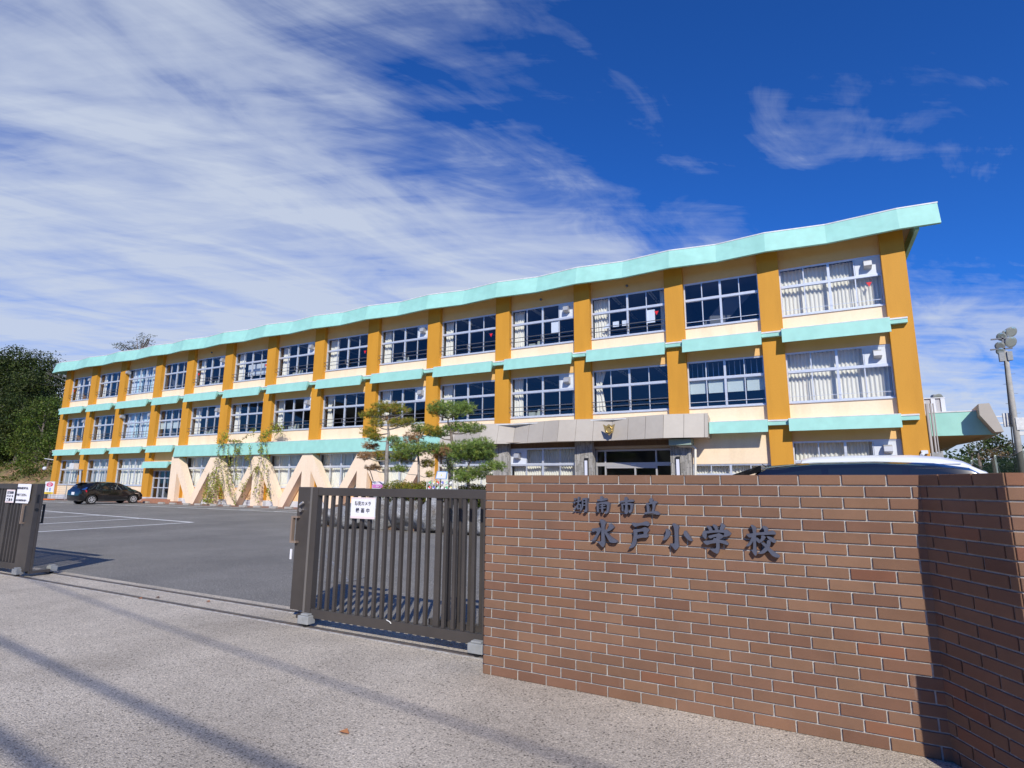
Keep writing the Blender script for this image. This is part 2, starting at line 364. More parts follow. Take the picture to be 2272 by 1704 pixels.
sheet('ground', [(-900, -900), (900, -900), (900, 900), (-900, 900)], -.03, M_GRASS)
sheet('asphalt_yard', [(-62.5, 4.97), (16, 4.97), (16, 23.3), (-62.5, 23.3)], 0.0, M_ASPH)
sheet('concrete_apron', [(-60, -40), (60, -40), (60, 5.0), (-60, 5.0)], .004, M_APRON)
M_PAVE = mat('red_paving', (.30, .17, .12), .85, (.22, .14, .11), 5, bump=.4, speck=.2, sscale=30)
sheet('brick_paving_strip', [(-62.5, 22.9), (16, 22.9), (16, 25), (-62.5, 25)], .004, M_PAVE)
M_LINE = mat('road_paint', (.86, .86, .84), .7, (.60, .60, .59), 9, (.5, .78))
def line(x0, y0, x1, y1, w=.17, z=.008):
    d = Vector((x1-x0, y1-y0)).normalized()*(w/2); n = Vector((-d.y, d.x))
    return MB().add([(x0+n.x, y0+n.y, z), (x0-n.x, y0-n.y, z), (x1-n.x, y1-n.y, z), (x1+n.x, y1+n.y, z)], [(0, 1, 2, 3)])
mk = MB()
for k, a in enumerate([(-20.3, 13.22, -38, 14.6), (-20.32, 13.2, -19.95, 7.6), (-24.1, 13.5, -23.3, 8.2), (-27.6, 13.8, -27.1, 8.6), (-31.4, 14.1, -31.0, 8.8), (-35, 14.4, -34.6, 9),
          (-50, 20.15, -9, 20.5), (-9, 20.5, -9, 20.6)]):
    l = line(*a, z=.008+.0012*k); mk.add(l.v, l.f)
for k, x in enumerate(np.arange(-49, -9, 2.7)):
    l = line(x, 20.25, x, 22.7, z=.004+.0136+.0008); mk.add(l.v, l.f)
tag(mk.build('parking_markings', M_LINE), kind='structure')
M_LINEF = mat('worn_paint', (.32, .32, .33), .8, (.14, .14, .145), 14, (.35, .6))
mk = MB(); G6 = crop(600, 1050, 550/2028)
def gz(px, py):
    d = _ray(px, py); t = -EYE/d.z; return (d.x*t, d.y*t)
for k, (a, b) in enumerate([((435, 655), (560, 790)), ((560, 790), (640, 892)), ((400, 890), (640, 892)), ((640, 892), (770, 850))]):
    p = gz(600+a[0]*.2712, 1050+a[1]*.2712); q = gz(600+b[0]*.2712, 1050+b[1]*.2712); l = line(*p, *q, w=.05, z=.006+.001*k); mk.add(l.v, l.f)
tag(mk.build('worn_chalk_marks', M_LINEF), kind='structure')
# bank on the left
me = bpy.data.meshes.new('bank'); xs = np.linspace(-190, -57.5, 60); ys = np.linspace(25.2, 90, 34); V = []; F = []
for i, x in enumerate(xs):
    for j, y in enumerate(ys):
        h = 1.05 + 4.2*min(1, max(0, (y-25.2)/9))**.8 + .05*(y-34 if y > 34 else 0) + .5*math.sin(x*.21+y*.13)*min(1, (y-25.2)/5)+.16*math.sin(x*1.1+y*2.3)*min(1, (y-25.2)/2)
        if x > -60.5: h = min(h, 1.05+(y-25.2)*.22)
        V.append((x, y, h))
for i in range(len(xs)-1):
    for j in range(len(ys)-1): a = i*len(ys)+j; F.append((a, a+1, a+1+len(ys), a+len(ys)))
me.from_pydata(V, [], F)
M_BANK = mat('bank_earth', (.30, .18, .10), .95, (.15, .13, .045), .55, (.4, .6), bump=.9, bscale=3, speck=.4, sscale=2.5)
tag(finish(me, 'bank', M_BANK, smooth=True), kind='structure')
n = 9000; P = np.stack([-RNG.random(n)*50-58, 25.6+RNG.random(n)**1.3*8, np.zeros(n)], 1)
P[:, 2] = 1.05+4.2*np.clip((P[:, 1]-25.2)/9, 0, 1)**.8+.5*np.sin(P[:, 0]*.21+P[:, 1]*.13)*np.clip((P[:, 1]-25.2)/5, 0, 1)+.1
keep = (np.sin(P[:, 0]*.8)*np.cos(P[:, 1]*1.3+P[:, 0]*.4)+RNG.random(n)*.8) > .35; P = P[keep]; n = len(P)
pal = np.array([(.10, .12, .02), (.16, .15, .04), (.26, .17, .08), (.07, .09, .015)])
tag(quads('bank_grass', P, rdir(n)*.12, np.abs(rdir(n))*np.array([.08, .08, .22]), pal[RNG.integers(0, 4, n)], M_LEAF), kind='stuff', cat='grass', label='tufts of dry and green grass on the earth bank')

# ================================================================== SCHOOL BUILDING
XL = [-57.55, -53.15, -48.73, -43.79, -39.83, -35.40, -30.98, -26.53, -22.10, -17.68, -13.27, -8.85, -4.43, -.51]
XR = [XL[i]+w for i, w in enumerate([3.55, 3.6, 4.13, 3.15, 3.6, 3.6, 3.62, 3.6, 3.6, 3.6, 3.6, 3.6, 3.10, 3.60])]
ZW = [(1.18, 3.26), (4.80, 6.88), (8.42, 10.50)]
YW = 25.0; YF = 24.93; YC = 24.70
school = empty('school_building', (-27, 25, 0), 'long three-storey ochre and cream school building with mint green canopies and roof edge', 'building')
COLX = [(-58.35, XL[0])] + [(XR[i], XL[i+1]) for i in range(13)] + [(XR[13], 3.87)]
for i, (a, b) in enumerate(COLX):
    clad = i in (10, 11, 12)
    mb = MB().box(a, b, YC, 24.995, 3.7 if clad else .36, 11.40)
    mb.build('column', M_OCHRE, school)
    if not clad: MB().box(a-.01, b+.01, YC-.012, 25.2, .004, .36).build('column_base', M_PLINTH, school)
# stone cladding with staggered upright strips
stone = attrmat('split_stone', .85, .2, bump=.5, bscale=60)
for i in (10, 11, 12):
    a, b = COLX[i]; x = a-.02; P, F, Cc = [], [], []; mb = MB(); cols = []
    mb.box(a, b, YC+.002, 25.15, .004, 3.70); cols += [(.05, .05, .05)]*8
    k = 0
    while x < b-.01:
        w = .055; z = .01-RNG.random()*.3
        while z < 3.7:
            h = .22+RNG.random()*.3; z0 = max(z, .01); z1 = min(z+h-.012, 3.69); d = .012+RNG.random()*.022
            if z1 > z0: mb.box(x, min(x+w-.008, b+.02), YC-d-.02, YC+.001, z0, z1); g = .24+RNG.random()*.2; cols += [(g*1.05, g, g*.92)]*8
            z += h
        x += w
    for (xs_, sgn) in ((a, -1), (b, 1)):
        y = YC
        while y < 25.0:
            z = .01-RNG.random()*.3
            while z < 3.7:
                h = .22+RNG.random()*.3; z0 = max(z, .01); z1 = min(z+h-.012, 3.69); d = .022+RNG.random()*.012
                if z1 > z0: mb.box(xs_+sgn*.001 if sgn > 0 else xs_-d, xs_+d if sgn > 0 else xs_-.001, y+.004, y+.05, z0, z1); g = .24+RNG.random()*.2; cols += [(g*1.05, g, g*.92)]*8
                z += h
            y += .055
    o = mb.build('stone_pillar_cladding', stone, school)
    # (recalc keeps vertex order)
    ca = o.data.color_attributes.new('tint', 'FLOAT_COLOR', 'POINT'); ca.data.foreach_set('color', np.array([(*c, 1) for c in cols], dtype=np.float32).ravel())
# wall panels between the columns
for i in range(14):
    a, b = XL[i]-.02, XR[i]+.02
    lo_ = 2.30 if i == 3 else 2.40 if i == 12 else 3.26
    M_LO = M_CREAM if i == 12 else M_UNDER if i in (9, 10, 11) else M_LINTEL_SHADE
    for za, zb_, m_ in ((7.5, 8.42, M_CREAM), (6.88, 7.497, M_LINTEL_SHADE), (10.50, 11.39, M_LINTEL_SHADE), (3.9, 4.80, M_CREAM), (lo_, 3.897, M_LO)):
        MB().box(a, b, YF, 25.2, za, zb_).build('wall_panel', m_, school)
    if i not in (3, 11):
        MB().box(a, b, YF, 25.2, .36, 1.18).build('lower_wall_panel', M_PEACH if 4 <= i <= 9 else M_CREAM, school)
        MB().box(a+.03, b-.03, YF-.01, 25.2, .004, .36).build('plinth', M_PLINTH, school)
# shell, floors and rooms behind the glass
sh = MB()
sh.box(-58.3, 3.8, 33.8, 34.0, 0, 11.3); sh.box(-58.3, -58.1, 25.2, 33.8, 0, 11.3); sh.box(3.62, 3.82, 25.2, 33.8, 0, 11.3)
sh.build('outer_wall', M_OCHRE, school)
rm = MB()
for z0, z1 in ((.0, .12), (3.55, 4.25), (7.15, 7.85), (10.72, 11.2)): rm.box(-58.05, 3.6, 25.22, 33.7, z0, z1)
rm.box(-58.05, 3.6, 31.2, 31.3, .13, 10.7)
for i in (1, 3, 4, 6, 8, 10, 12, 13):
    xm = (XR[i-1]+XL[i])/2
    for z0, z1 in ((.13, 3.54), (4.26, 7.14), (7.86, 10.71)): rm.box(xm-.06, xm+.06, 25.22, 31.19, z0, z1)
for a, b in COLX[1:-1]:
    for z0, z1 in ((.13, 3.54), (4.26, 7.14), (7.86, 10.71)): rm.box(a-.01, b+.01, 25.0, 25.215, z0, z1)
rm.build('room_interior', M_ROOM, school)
lf = MB()
for i in range(14):
    for fz in (7.14, 10.71):
        if i in (3, 12): continue
        for xm in (XL[i]+.9, XR[i]-.9):
            for ya in (25.7, 27.2, 28.7):
                for q in (-.06, .06): lf.box(xm+q-.03, xm+q+.03, ya, ya+1.2, fz-.07, fz-.012)
lf.build('ceiling_lights', M_CLIGHT, school)

def curtain(x0, x1, z0, z1, parent, m, Y=25.28, amp=.035, gather=0, wob=0.):
    n = max(6, int((x1-x0)/.022)); mb = MB(); V = []; lv = [0, .35, .7, 1]
    ph = RNG.random()*6; fr = 2*math.pi/(.11+.05*RNG.random())
    for j, t in enumerate(lv):
        z = z1+(z0-z1)*t
        for i in range(n+1):
            u = i/n; w = 1-gather*math.sin(min(1, t*1.25)*math.pi)*.62
            xx = x0+(x1-x0)*u*w
            V.append((xx+.01*math.sin(7*u+3*t), Y+amp*math.sin(fr*(x1-x0)*u+ph+.5*math.sin(5*u+t*2))*(1+.3*t)+.02*math.sin(11*u+ph), z+(wob*math.sin(9*u+ph) if t == 1 else 0)))
    F = [(j*(n+1)+i, j*(n+1)+i+1, (j+1)*(n+1)+i+1, (j+1)*(n+1)+i) for j in range(3) for i in range(n)]
    mb.add(V, F); return mb.build('curtain', m, parent, smooth=True)
def hood(x, z, parent, y=24.95):
    mb = MB(); w = .27
    mb.prismx([(y+.05, z+.17), (y-.12, z+.16), (y-.24, z+.09), (y-.27, z-.09), (y-.05, z-.16), (y+.05, z-.16)], x-w/2, x+w/2)
    mb.build('vent_hood', mat('hood_steel', (.50, .50, .50), .35, metal=.3), parent)
def window(i, f):
    x0, x1 = XL[i], XR[i]; z0, z1 = ZW[f]
    if f == 0 and i == 12: z1 = 2.40
    zt = z1-.39*(z1-z0) if not (f == 0 and i == 12) else z0+.75
    fr = MB(); t = .05
    fr.box(x0, x1, YW-.05, YW+.06, z0, z0+t); fr.box(x0, x1, YW-.04, YW+.06, z1-t, z1)
    fr.box(x0, x0+t, YW-.045, YW+.06, z0+t, z1-t); fr.box(x1-t, x1, YW-.045, YW+.06, z0+t, z1-t)
    fr.box(x0-.01, x1+.01, YF-.05, YW-.05, z0-.03, z0+.012)                       # sill
    npan = 5 if i == 2 else 4; w = (x1-x0)/npan
    mid = [2] if npan == 4 else [2, 3]
    fr.box(x0+t, x1-t, YW-.06, YW+.03, zt-.045, zt+.045)
    for k in range(1, npan):
        xx = x0+w*k; hw = .045 if k in mid else .018
        fr.box(xx-hw, xx+hw, YW-.055 if k in mid else YW-.035, YW+.025, z0+t, zt-.045); fr.box(xx-hw, xx+hw, YW-.055 if k in mid else YW-.035, YW+.025, zt+.045, z1-t)
    for k in range(npan):                                                          # sash edges
        xa, xb = x0+w*k, x0+w*(k+1); yy = YW-.028 if k % 2 else YW-.012
        for (za, zb) in ((z0+t, zt-.045), (zt+.045, z1-t)):
            fr.box(xa+.02, xb-.02, yy, yy+.02, za, za+.03); fr.box(xa+.02, xb-.02, yy, yy+.02, zb-.025, zb)
    if f == 0 or i in (3, 12, 13): fr.box(x0+t, x1-t, YW-.07, YW-.058, z0+.24, z0+.262)
    o = fr.build('window', M_ALU, school)
    MB().add([(x0+.03, YW+.012, z0+.03), (x1-.03, YW+.012, z0+.03), (x1-.03, YW+.012, z1-.03), (x0+.03, YW+.012, z1-.03)], [(0, 1, 2, 3)]).build('glass', M_GLASS, o)
    zc0, zc1 = z0+.05, z1-.02
    if i == 13 or f == 0:
        if f == 0 and i in (0, 1):
            for k in range(4):
                curtain(x0+w*k+.02, x0+w*(k+1)+.03, zc0, zt+.1, o, M_CURT if k % 2 else mat('grey_screen', (.38, .37, .36), .8), amp=.02)
            curtain(x0+.05, x1-.05, zt+.05, zc1, o, M_CURT, Y=25.36)
        else:
            curtain(x0+.04, (x0+x1)/2+.02, zc0, zc1, o, M_CURT, wob=.03); curtain((x0+x1)/2, x1-.04, zc0, zc1, o, M_CURT, wob=.03)
    elif i == 2:
        curtain(x0+.04, x0+w*1.1, zc0, zc1, o, M_WHITE); curtain(x0+w*1.05, x0+w*2.0, zc0, zc1, o, M_CURTB); curtain(x0+w*3.1, x1-.04, zc0, zc1, o, M_CURTB)
        curtain(x0+w*2.2, x0+w*3, zc0, zc1, o, M_WHITE)
    elif i in (3, 12):
        if f == 1:
            for k in range(4): MB().box(x0+w*k+.05, x0+w*(k+1)-.05, 25.10, 25.11, zt-.62, zt+.0).build('roller_blind', M_ROLL, o)
            vb = MB()
            for k in range(14): vb.box(x0+.1+k*(x1-x0-.2)/13-.012, x0+.1+k*(x1-x0-.2)/13+.012, 25.6, 25.62, zt, z1)
            vb.build('stair_balusters', M_ALU, o)
        else: MB().add([(x0+.1, 26.2, z0-.1), (x0+1.0, 26.2, z0-.1), (x1-.2, 26.2, z1-.3), (x1-1.3, 26.2, z1-.3)], [(0, 1, 2, 3)]).build('stair_flight', M_ROOM, o)
    else:
        g = .7 if (f == 1 and i in (11, 7, 1)) else .12
        curtain(x0+.05, x0+.05+w*(.5+.35*RNG.random()), zc0, zc1, o, M_CURT, gather=g)
        if RNG.random() < .6: curtain(x1-.32, x1-.06, zc0, zc1, o, M_CURT, gather=.1)
    if i in (0, 4, 6, 8, 10, 13) and f > 0 or (f == 0 and i in (10, 13)):
        k = 0 if (f == 0 and i == 10) else npan-1
        MB().box(x0+w*k+.03, x0+w*(k+1)-.03, YW-.02, YW+.005, zt+.05, z1-.05).build('vent_panel', M_WHITE, o)
        hood(x0+w*(k+.5), (zt+z1)/2+.03, o)
    if i == 2 and f > 0: hood(x0+.16, z1-.25, o, 24.88); hood(x1-.25, z1-.3, o)
    if f > 0 and i not in (3, 12, 13):                                             # outside guard rail
        rl = MB(); ya = YW-.20
        for zz_ in (z0+.30, z0+.52):
            rl.tube([(x0-.03, YF-.01, zz_-.12), (x0-.02, ya, zz_), (x1-.01, ya, zz_), (x1-.01, YF-.01, zz_-.03)], .019, 6)
        for xx in ((x0+x1)/2, ): rl.box(xx-.02, xx+.02, ya-.014, ya+.012, z0+.27, z0+.55); rl.tube([(xx, ya, z0+.3), (xx, YW-.03, z0+.18)], .012, 5); rl.tube([(xx, ya, z0+.5), (xx, YW-.03, z0+.4)], .012, 5)
        rl.build('guard_rail', M_PIPE, o)
    if f == 2 and i in (13, 11, 9, 7, 5, 4, 0):
        xx = x0+w*3.5 if i not in (4, 0) else x0+.25; zz_ = zt-.25
        MB().prismy([(xx-.10, zz_), (xx+.10, zz_), (xx, zz_-.19)], YW+.0, YW+.008).build('red_triangle_mark', M_RED, o)
    if f == 2 and i == 11:
        pp = MB()
        for (u, v, s1, s2) in ((1.05, .42, .3, .26), (1.5, .42, .3, .26), (2.65, .40, .42, .62)): pp.box(x0+u, x0+u+s1, YW+.016, YW+.02, z0+v+.1, z0+v+.1+s2)
        pp.prismy([(x0+.5, z0+.5), (x0+.9, z0+.5), (x0+.9, z0+.78)], YW+.016, YW+.02)
        pp.build('paper_sheet', M_PAPER, o)
    if f == 2 and i == 10: MB().box(x0+2.25, x0+2.65, YW+.016, YW+.02, z0+.62, z0+1.2).build('paper_sheet', M_PAPER, o)
    if f == 2 and i == 5: MB().box(x0+.7, x1-.6, 25.5, 25.51, z0+.45, zt).build('projection_screen', M_WHITE, o)
    if f > 0 and i in (4, 6, 8, 10) and True:                                      # chairs and bags near the sill
        fu = MB(); xx = x0+.7
        fu.box(xx, xx+.35, 25.6, 25.95, z0-.2, z0+.35); fu.prismx([(25.5, z0-.3), (25.9, z0-.3), (25.75, z0+.5)], xx+.45, xx+.8)
        fu.build('room_furniture', mat('furniture_pale', (.42, .44, .36), .7), o)
    return o
for i in range(14):
    for f in range(3):
        if f == 0 and i in (3, 11): continue
        window(i, f)

# window canopies (mint) and the ledges between them
def canopy(x0, x1, zt, zb, yt=24.32, yb=24.22):
    c = MB(); c.prismx([(25.0, zt-.10), (yt+.02, zt), (yt-.0, zt), (yb, zb), (yb+.05, zb-.0), (yt+.12, zt-.16), (25.0, zt-.24)], x0, x1)
    o = c.build('window_canopy', M_TEAL, school)
    MB().prismx([(YF+.02, zt-.095), (yt+.0, zt+.003), (yt+.0, zt+.03), (YF+.02, zt-.03)], x0-.01, x1+.01).build('canopy_flashing', M_WHITECAP, o)
    return o
def ledge(x0, x1, zt):
    c = MB(); c.box(x0, x1, 24.50, 24.98, zt-.20, zt-.05); o = c.build('canopy_ledge', M_TEAL, school)
    MB().box(x0-.01, x1+.01, 24.48, 24.99, zt-.049, zt+.012).build('ledge_cap', M_WHITECAP, o)
for zt, zb, lst in ((7.74, 7.18, range(14)), (4.10, 3.62, (0, 1, 2, 3, 12, 13))):
    for i in lst:
        xa, xb = XL[i]-.06, XR[i]-.0
        if zt < 5 and i == 12: xa = -3.55
        canopy(xa, xb, zt, zb)
for zt, idx in ((7.74, range(0, 15)), (4.10, (0, 1, 2, 3, 13, 14))):
    for i in idx:
        a, b = COLX[i]
        ledge(a-.0 if i else a, b-.06 if i < 14 else 3.66, zt)
canopy(-44.1, XR[3]-.3, 2.93, 2.48)
ledge(XR[3]-.3, -40.35, 2.96)
# long canopy above the braces
lc = MB()
lc.prismx([(25.0, 3.95), (24.32, 4.03), (24.22, 3.26), (24.28, 3.24), (25.0, 3.30)], -40.32, -17.1)
o = lc.build('long_canopy', M_TEAL, school)
MB().prismx([(YF+.01, 3.96), (24.315, 4.033), (24.315, 4.06), (YF+.01, 4.0)], -40.34, -17.08).build('canopy_flashing', M_WHITECAP, o)
# seismic braces : post + splayed legs meeting at mid bay
cent = [(COLX[i][0]+COLX[i][1])/2 for i in range(4, 10)]
def brace(cx, left, right):
    hw = .38; zt = 3.26; yb0, yb1 = 24.36, 24.86; zn = 2.20
    nl = cx-2.21; nr = cx+2.21
    P = [(cx-hw, .01), (cx-hw, zn if left else zt)]
    if left: P += [(nl+.38, .01), (nl+.0, .01), (nl+.0, .42), (cx-hw+.02, zt)]
    else: P = [(cx-hw, .01), (cx-hw, zt)]
    if right: P += [(cx+hw-.02, zt), (nr-.0, .42), (nr-.0, .01), (nr-.38, .01), (cx+hw, zn), (cx+hw, .01)]
    else: P += [(cx+hw, zt), (cx+hw, .01)]
    me = bpy.data.meshes.new('seismic_brace'); bm = bmesh.new()
    off = wloc(school)
    vs = [bm.verts.new((x-off.x, yb0-off.y, z-off.z)) for x, z in P]; fc = bm.faces.new(vs)
    r = bmesh.ops.extrude_face_region(bm, geom=[fc])
    bmesh.ops.translate(bm, vec=(0, yb1-yb0, 0), verts=[v for v in r['geom'] if isinstance(v, bmesh.types.BMVert)])
    bmesh.ops.triangulate(bm, faces=[f for f in bm.faces if len(f.verts) > 4]); bm.to_mesh(me); bm.free()
    return finish(me, 'seismic_brace', M_BRACE, school)
for k, c in enumerate(cent): brace(c, k > 0, k < len(cent)-1)
# main roof with the folded mint fascia
kn = []; ks = []
for i, (a, b) in enumerate(COLX):
    m_ = (a+b)/2 if 0 < i < 14 else (a+.2 if i == 0 else b-.2)
    kn.append((m_, 0))
    if i < 14: kn.append(((XL[i]+XR[i])/2, 1))
kn = [(-59.35, .5)]+kn+[(4.94, .35)]
rf = MB(); ZT, ZB = 11.87, 11.0
top = [(x, 24.10+.28*q) for x, q in kn]; bot = [(x if 0 < j < len(kn)-1 else x, 23.90+.22*q) for j, (x, q) in enumerate(kn)]
nk = len(kn); V = [(x, y, ZT) for x, y in top]+[(x, y, ZB) for x, y in bot]+[(x, y+.14, ZB) for x, y in bot]+[(x, y+.34, 11.43) for x, y in bot]
rf.add(V, [(i, i+1, nk+i+1, nk+i) for i in range(nk-1)]+[(nk+i, nk+i+1, 2*nk+i+1, 2*nk+i) for i in range(nk-1)]+[(2*nk+i, 2*nk+i+1, 3*nk+i+1, 3*nk+i) for i in range(nk-1)])
YB = 34.6
XS = 4.33
rf.box(XS-.13, XS, 24.3, YB-.01, ZB, ZT-.002)
rf.add([(4.94, top[-1][1], ZT), (4.94, bot[-1][1], ZB), (4.94, bot[-1][1]+.14, ZB), (4.94, top[-1][1]+.16, ZT)], [(0, 1, 2, 3)])
rf.add([(4.94, top[-1][1]+.16, ZT), (4.94, bot[-1][1]+.14, ZB), (XS, bot[-1][1]+.14, ZB), (XS, top[-1][1]+.16, ZT)], [(0, 1, 2, 3)])
rf.add([(-59.35, top[0][1], ZT), (-59.35, bot[0][1], ZB), (-59.35, YB, ZB), (-59.35, YB, ZT)], [(0, 1, 2, 3)])
rf.add([(XS, YB, ZT), (XS, YB, ZB), (-59.35, YB, ZB), (-59.35, YB, ZT)], [(0, 1, 2, 3)])
roof = rf.build('roof_fascia', M_TEAL, school)
rt = MB(); V = [(x, y-.012, ZT+.002) for x, y in top]+[(x, y-.012, ZT+.05) for x, y in top]
V = [(x+(.015 if j == nk-1 else 0)+(-.015 if j == 0 else 0), y, z) for j, (x, y, z) in [(k % nk, v) for k, v in enumerate(V)]]
k0 = len(V); V += [(XS+.015, YB+.02, ZT+.002), (XS+.015, YB+.02, ZT+.05), (-59.365, YB+.02, ZT+.05), (-59.365, YB+.02, ZT+.002)]
V += [(4.955, 24.42, ZT+.002), (4.955, 24.42, ZT+.05), (XS+.015, 24.42, ZT+.002), (XS+.015, 24.42, ZT+.05)]
rt.add(V, [(i, i+1, nk+i+1, nk+i) for i in range(nk-1)]+[tuple(range(nk, 2*nk))+(k0+5, k0+7, k0+1, k0+2), tuple(range(nk))+(k0+4, k0+6, k0, k0+3), (nk-1, k0+4, k0+5, 2*nk-1), (k0+4, k0+6, k0+7, k0+5), (k0+6, k0, k0+1, k0+7)])
me_r = rt.build('roof', M_WHITECAP, school)
so = MB(); so.add([(min(x, XS-.1), y+.30, 11.41) for x, y in bot]+[(XS-.1, YB, 11.41), (-59.34, YB, 11.41)], [tuple(range(nk+2))])
so.build('soffit', M_SOFFIT, school)
sv = MB()
for x in (-38.0, -11.5, -7.0): sv.sphere((x, 24.80, 10.82), .07, 8, 5)
sv.build('soffit_vents', M_PIPE, school)

# tan panelled porch fascia
JT = [(-17.05, 24.35), (-16.25, 24.5), (-15.4, 24.3), (-14.5, 24.15), (-13.6, 24.35), (-12.77, 24.55), (-11.92, 24.4), (-11.06, 24.25), (-10.23, 24.1), (-9.4, 24.22), (-8.6, 24.34), (-7.75, 24.44), (-6.97, 24.3), (-6.15, 24.14), (-5.34, 23.98), (-4.52, 24.12), (-3.72, 24.26)]
porch = MB()
for k in range(len(JT)-1):
    (xa, ya), (xb, yb) = JT[k], JT[k+1]; g = .008
    porch.add([(xa+g, ya, 4.49), (xb-g, yb, 4.49), (xb-g, yb-.28, 3.46), (xa+g, ya-.28, 3.46), (xa+g, ya+.05, 4.49), (xb-g, yb+.05, 4.49), (xb-g, yb-.23, 3.46), (xa+g, ya-.23, 3.46)],
              [(0, 1, 2, 3), (4, 7, 6, 5), (0, 4, 5, 1), (3, 2, 6, 7), (0, 3, 7, 4), (1, 5, 6, 2)])
porch_o = porch.build('porch_fascia', M_TAN, school)
bk = MB()
for k in range(len(JT)-1):
    (xa, ya), (xb, yb) = JT[k], JT[k+1]
    bk.add([(xa, ya+.03, 4.47), (xb, yb+.03, 4.47), (xb, yb-.23, 3.47), (xa, ya-.23, 3.47)], [(0, 1, 2, 3)])
bk.build('panel_backing', M_SEAM, porch_o)
MB().prismx([(24.26, 4.49), (23.98, 3.46), (24.9, 3.46), (24.9, 4.3)], -3.712, -3.58).build('end_cap', M_TAN, porch_o)
MB().box(-17.0, -3.6, 24.2, 24.96, 3.50, 3.53).build('porch_soffit', mat('porch_soffit_board', (.45, .38, .30), .7), school)
MB().prismx([(24.98, 4.28), (24.3, 4.44), (24.3, 4.40), (24.98, 4.22)], -17.0, -3.6).build('porch_roof', M_WHITECAP, school)
P4 = crop(1060, 880, 300/2212)
# crest: pointed shield with ring
C3 = crop(1320, 930, 60/1659); YQ = 23.86
def poly(pts): return [(C3(x, y, YQ).x, C3(x, y, YQ).z) for x, y in pts]
cr = MB(); crest_pts = [(490, 310), (690, 420), (850, 300), (1010, 400), (1210, 290), (1100, 830), (985, 870), (870, 1000), (760, 880), (630, 850)]
me = bpy.data.meshes.new('crest_emblem'); bm = bmesh.new(); off = wloc(porch_o)
vs = [bm.verts.new((x-off.x, YQ-off.y, z-off.z)) for x, z in poly(crest_pts)]; fc = bm.faces.new(vs)
r = bmesh.ops.extrude_face_region(bm, geom=[fc]); bmesh.ops.translate(bm, vec=(0, .05, 0), verts=[v for v in r['geom'] if isinstance(v, bmesh.types.BMVert)])
bmesh.ops.triangulate(bm, faces=[f for f in bm.faces if len(f.verts) > 4]); bm.to_mesh(me); bm.free()
crest = finish(me, 'crest_emblem', M_GOLD, porch_o)
c0 = C3(865, 650, YQ); pr = []
for k in range(25):
    a = 2*math.pi*k/24; pr.append((c0.x+.14*math.cos(a)*.9, YQ-.02, c0.z+.14*math.sin(a)))
MB().tube(pr, .022, 8).build('crest_ring', M_GOLDB, porch_o, smooth=True)
for (a, b) in (((700, 430), (730, 870)), ((1010, 410), (990, 860))):
    p, q = C3(*a, YQ-.005), C3(*b, YQ-.005); MB().tube([p, q], .008, 4).build('crest_rib', M_GOLD, porch_o)
# porch wall lamps
for xx in (-9.1, -4.95):
    o = MB().box(xx-.09, xx+.09, YC-.14, YC-.045, 1.55, 2.72).build('wall_lamp', M_BLACK, school)
    MB().box(xx-.065, xx+.065, YC-.17, YC-.142, 1.68, 2.60).build('lamp_diffuser', mat('frosted_diffuser', (.70, .71, .78), .5), o)
# entrance (bay 12, ground floor)
x0, x1 = XL[11], XR[11]
en = MB(); y0 = 25.3
for xx in (x0+.02, x0+.45, (x0+x1)/2+.05, x1-.78, x1-.05): en.box(xx-.035, xx+.035, y0-.05, y0+.05, .02, 3.1 if abs(xx-(x0+x1)/2) > .3 else 2.38)
en.box(x0, x1, y0-.048, y0+.048, 3.04, 3.14); en.box(x0, x1, y0-.06, y0+.06, 2.36, 2.52); en.box(x0+.5, x1-.8, y0-.052, y0-.002, 2.26, 2.36)
en.box(x0+.5, x1-.8, y0-.052, y0-.002, .02, .16)
eo = en.build('entrance_door', mat('entrance_frame', (.50, .48, .46), .45, metal=.3), school)
MB().add([(x0, y0+.01, .02), (x1, y0+.01, .02), (x1, y0+.01, 3.1), (x0, y0+.01, 3.1)], [(0, 1, 2, 3)]).build('glass', M_GLASS, eo)
MB().box(x0, x1, 25.0, 25.4, 3.15, 3.5).build('entrance_lintel', M_SOFFIT, school)
MB().box((x0+x1)/2-.12, (x0+x1)/2+.12, y0-.085, y0-.062, 2.42, 2.46).build('sensor_bar', M_ALU, eo)
o = MB().box(x1-.62, x1-.20, 25.1, 25.11, 1.2, 1.88).build('no_smoking_notice', mat('notice_dim', (.62, .60, .58), .7), school)
ring = [(x1-.34+.12*math.cos(2*math.pi*k/20), 25.094, 1.62+.12*math.sin(2*math.pi*k/20)) for k in range(21)]
MB().tube(ring, .015, 5).tube([(x1-.34-.085, 25.092, 1.62+.085), (x1-.34+.085, 25.092, 1.62-.085)], .013, 5).build('prohibition_ring', M_RED, o)
place_text('敷地内禁煙', .07, (x1-.40, 25.096, 1.81), 'notice_lettering', M_INK, o, .001)
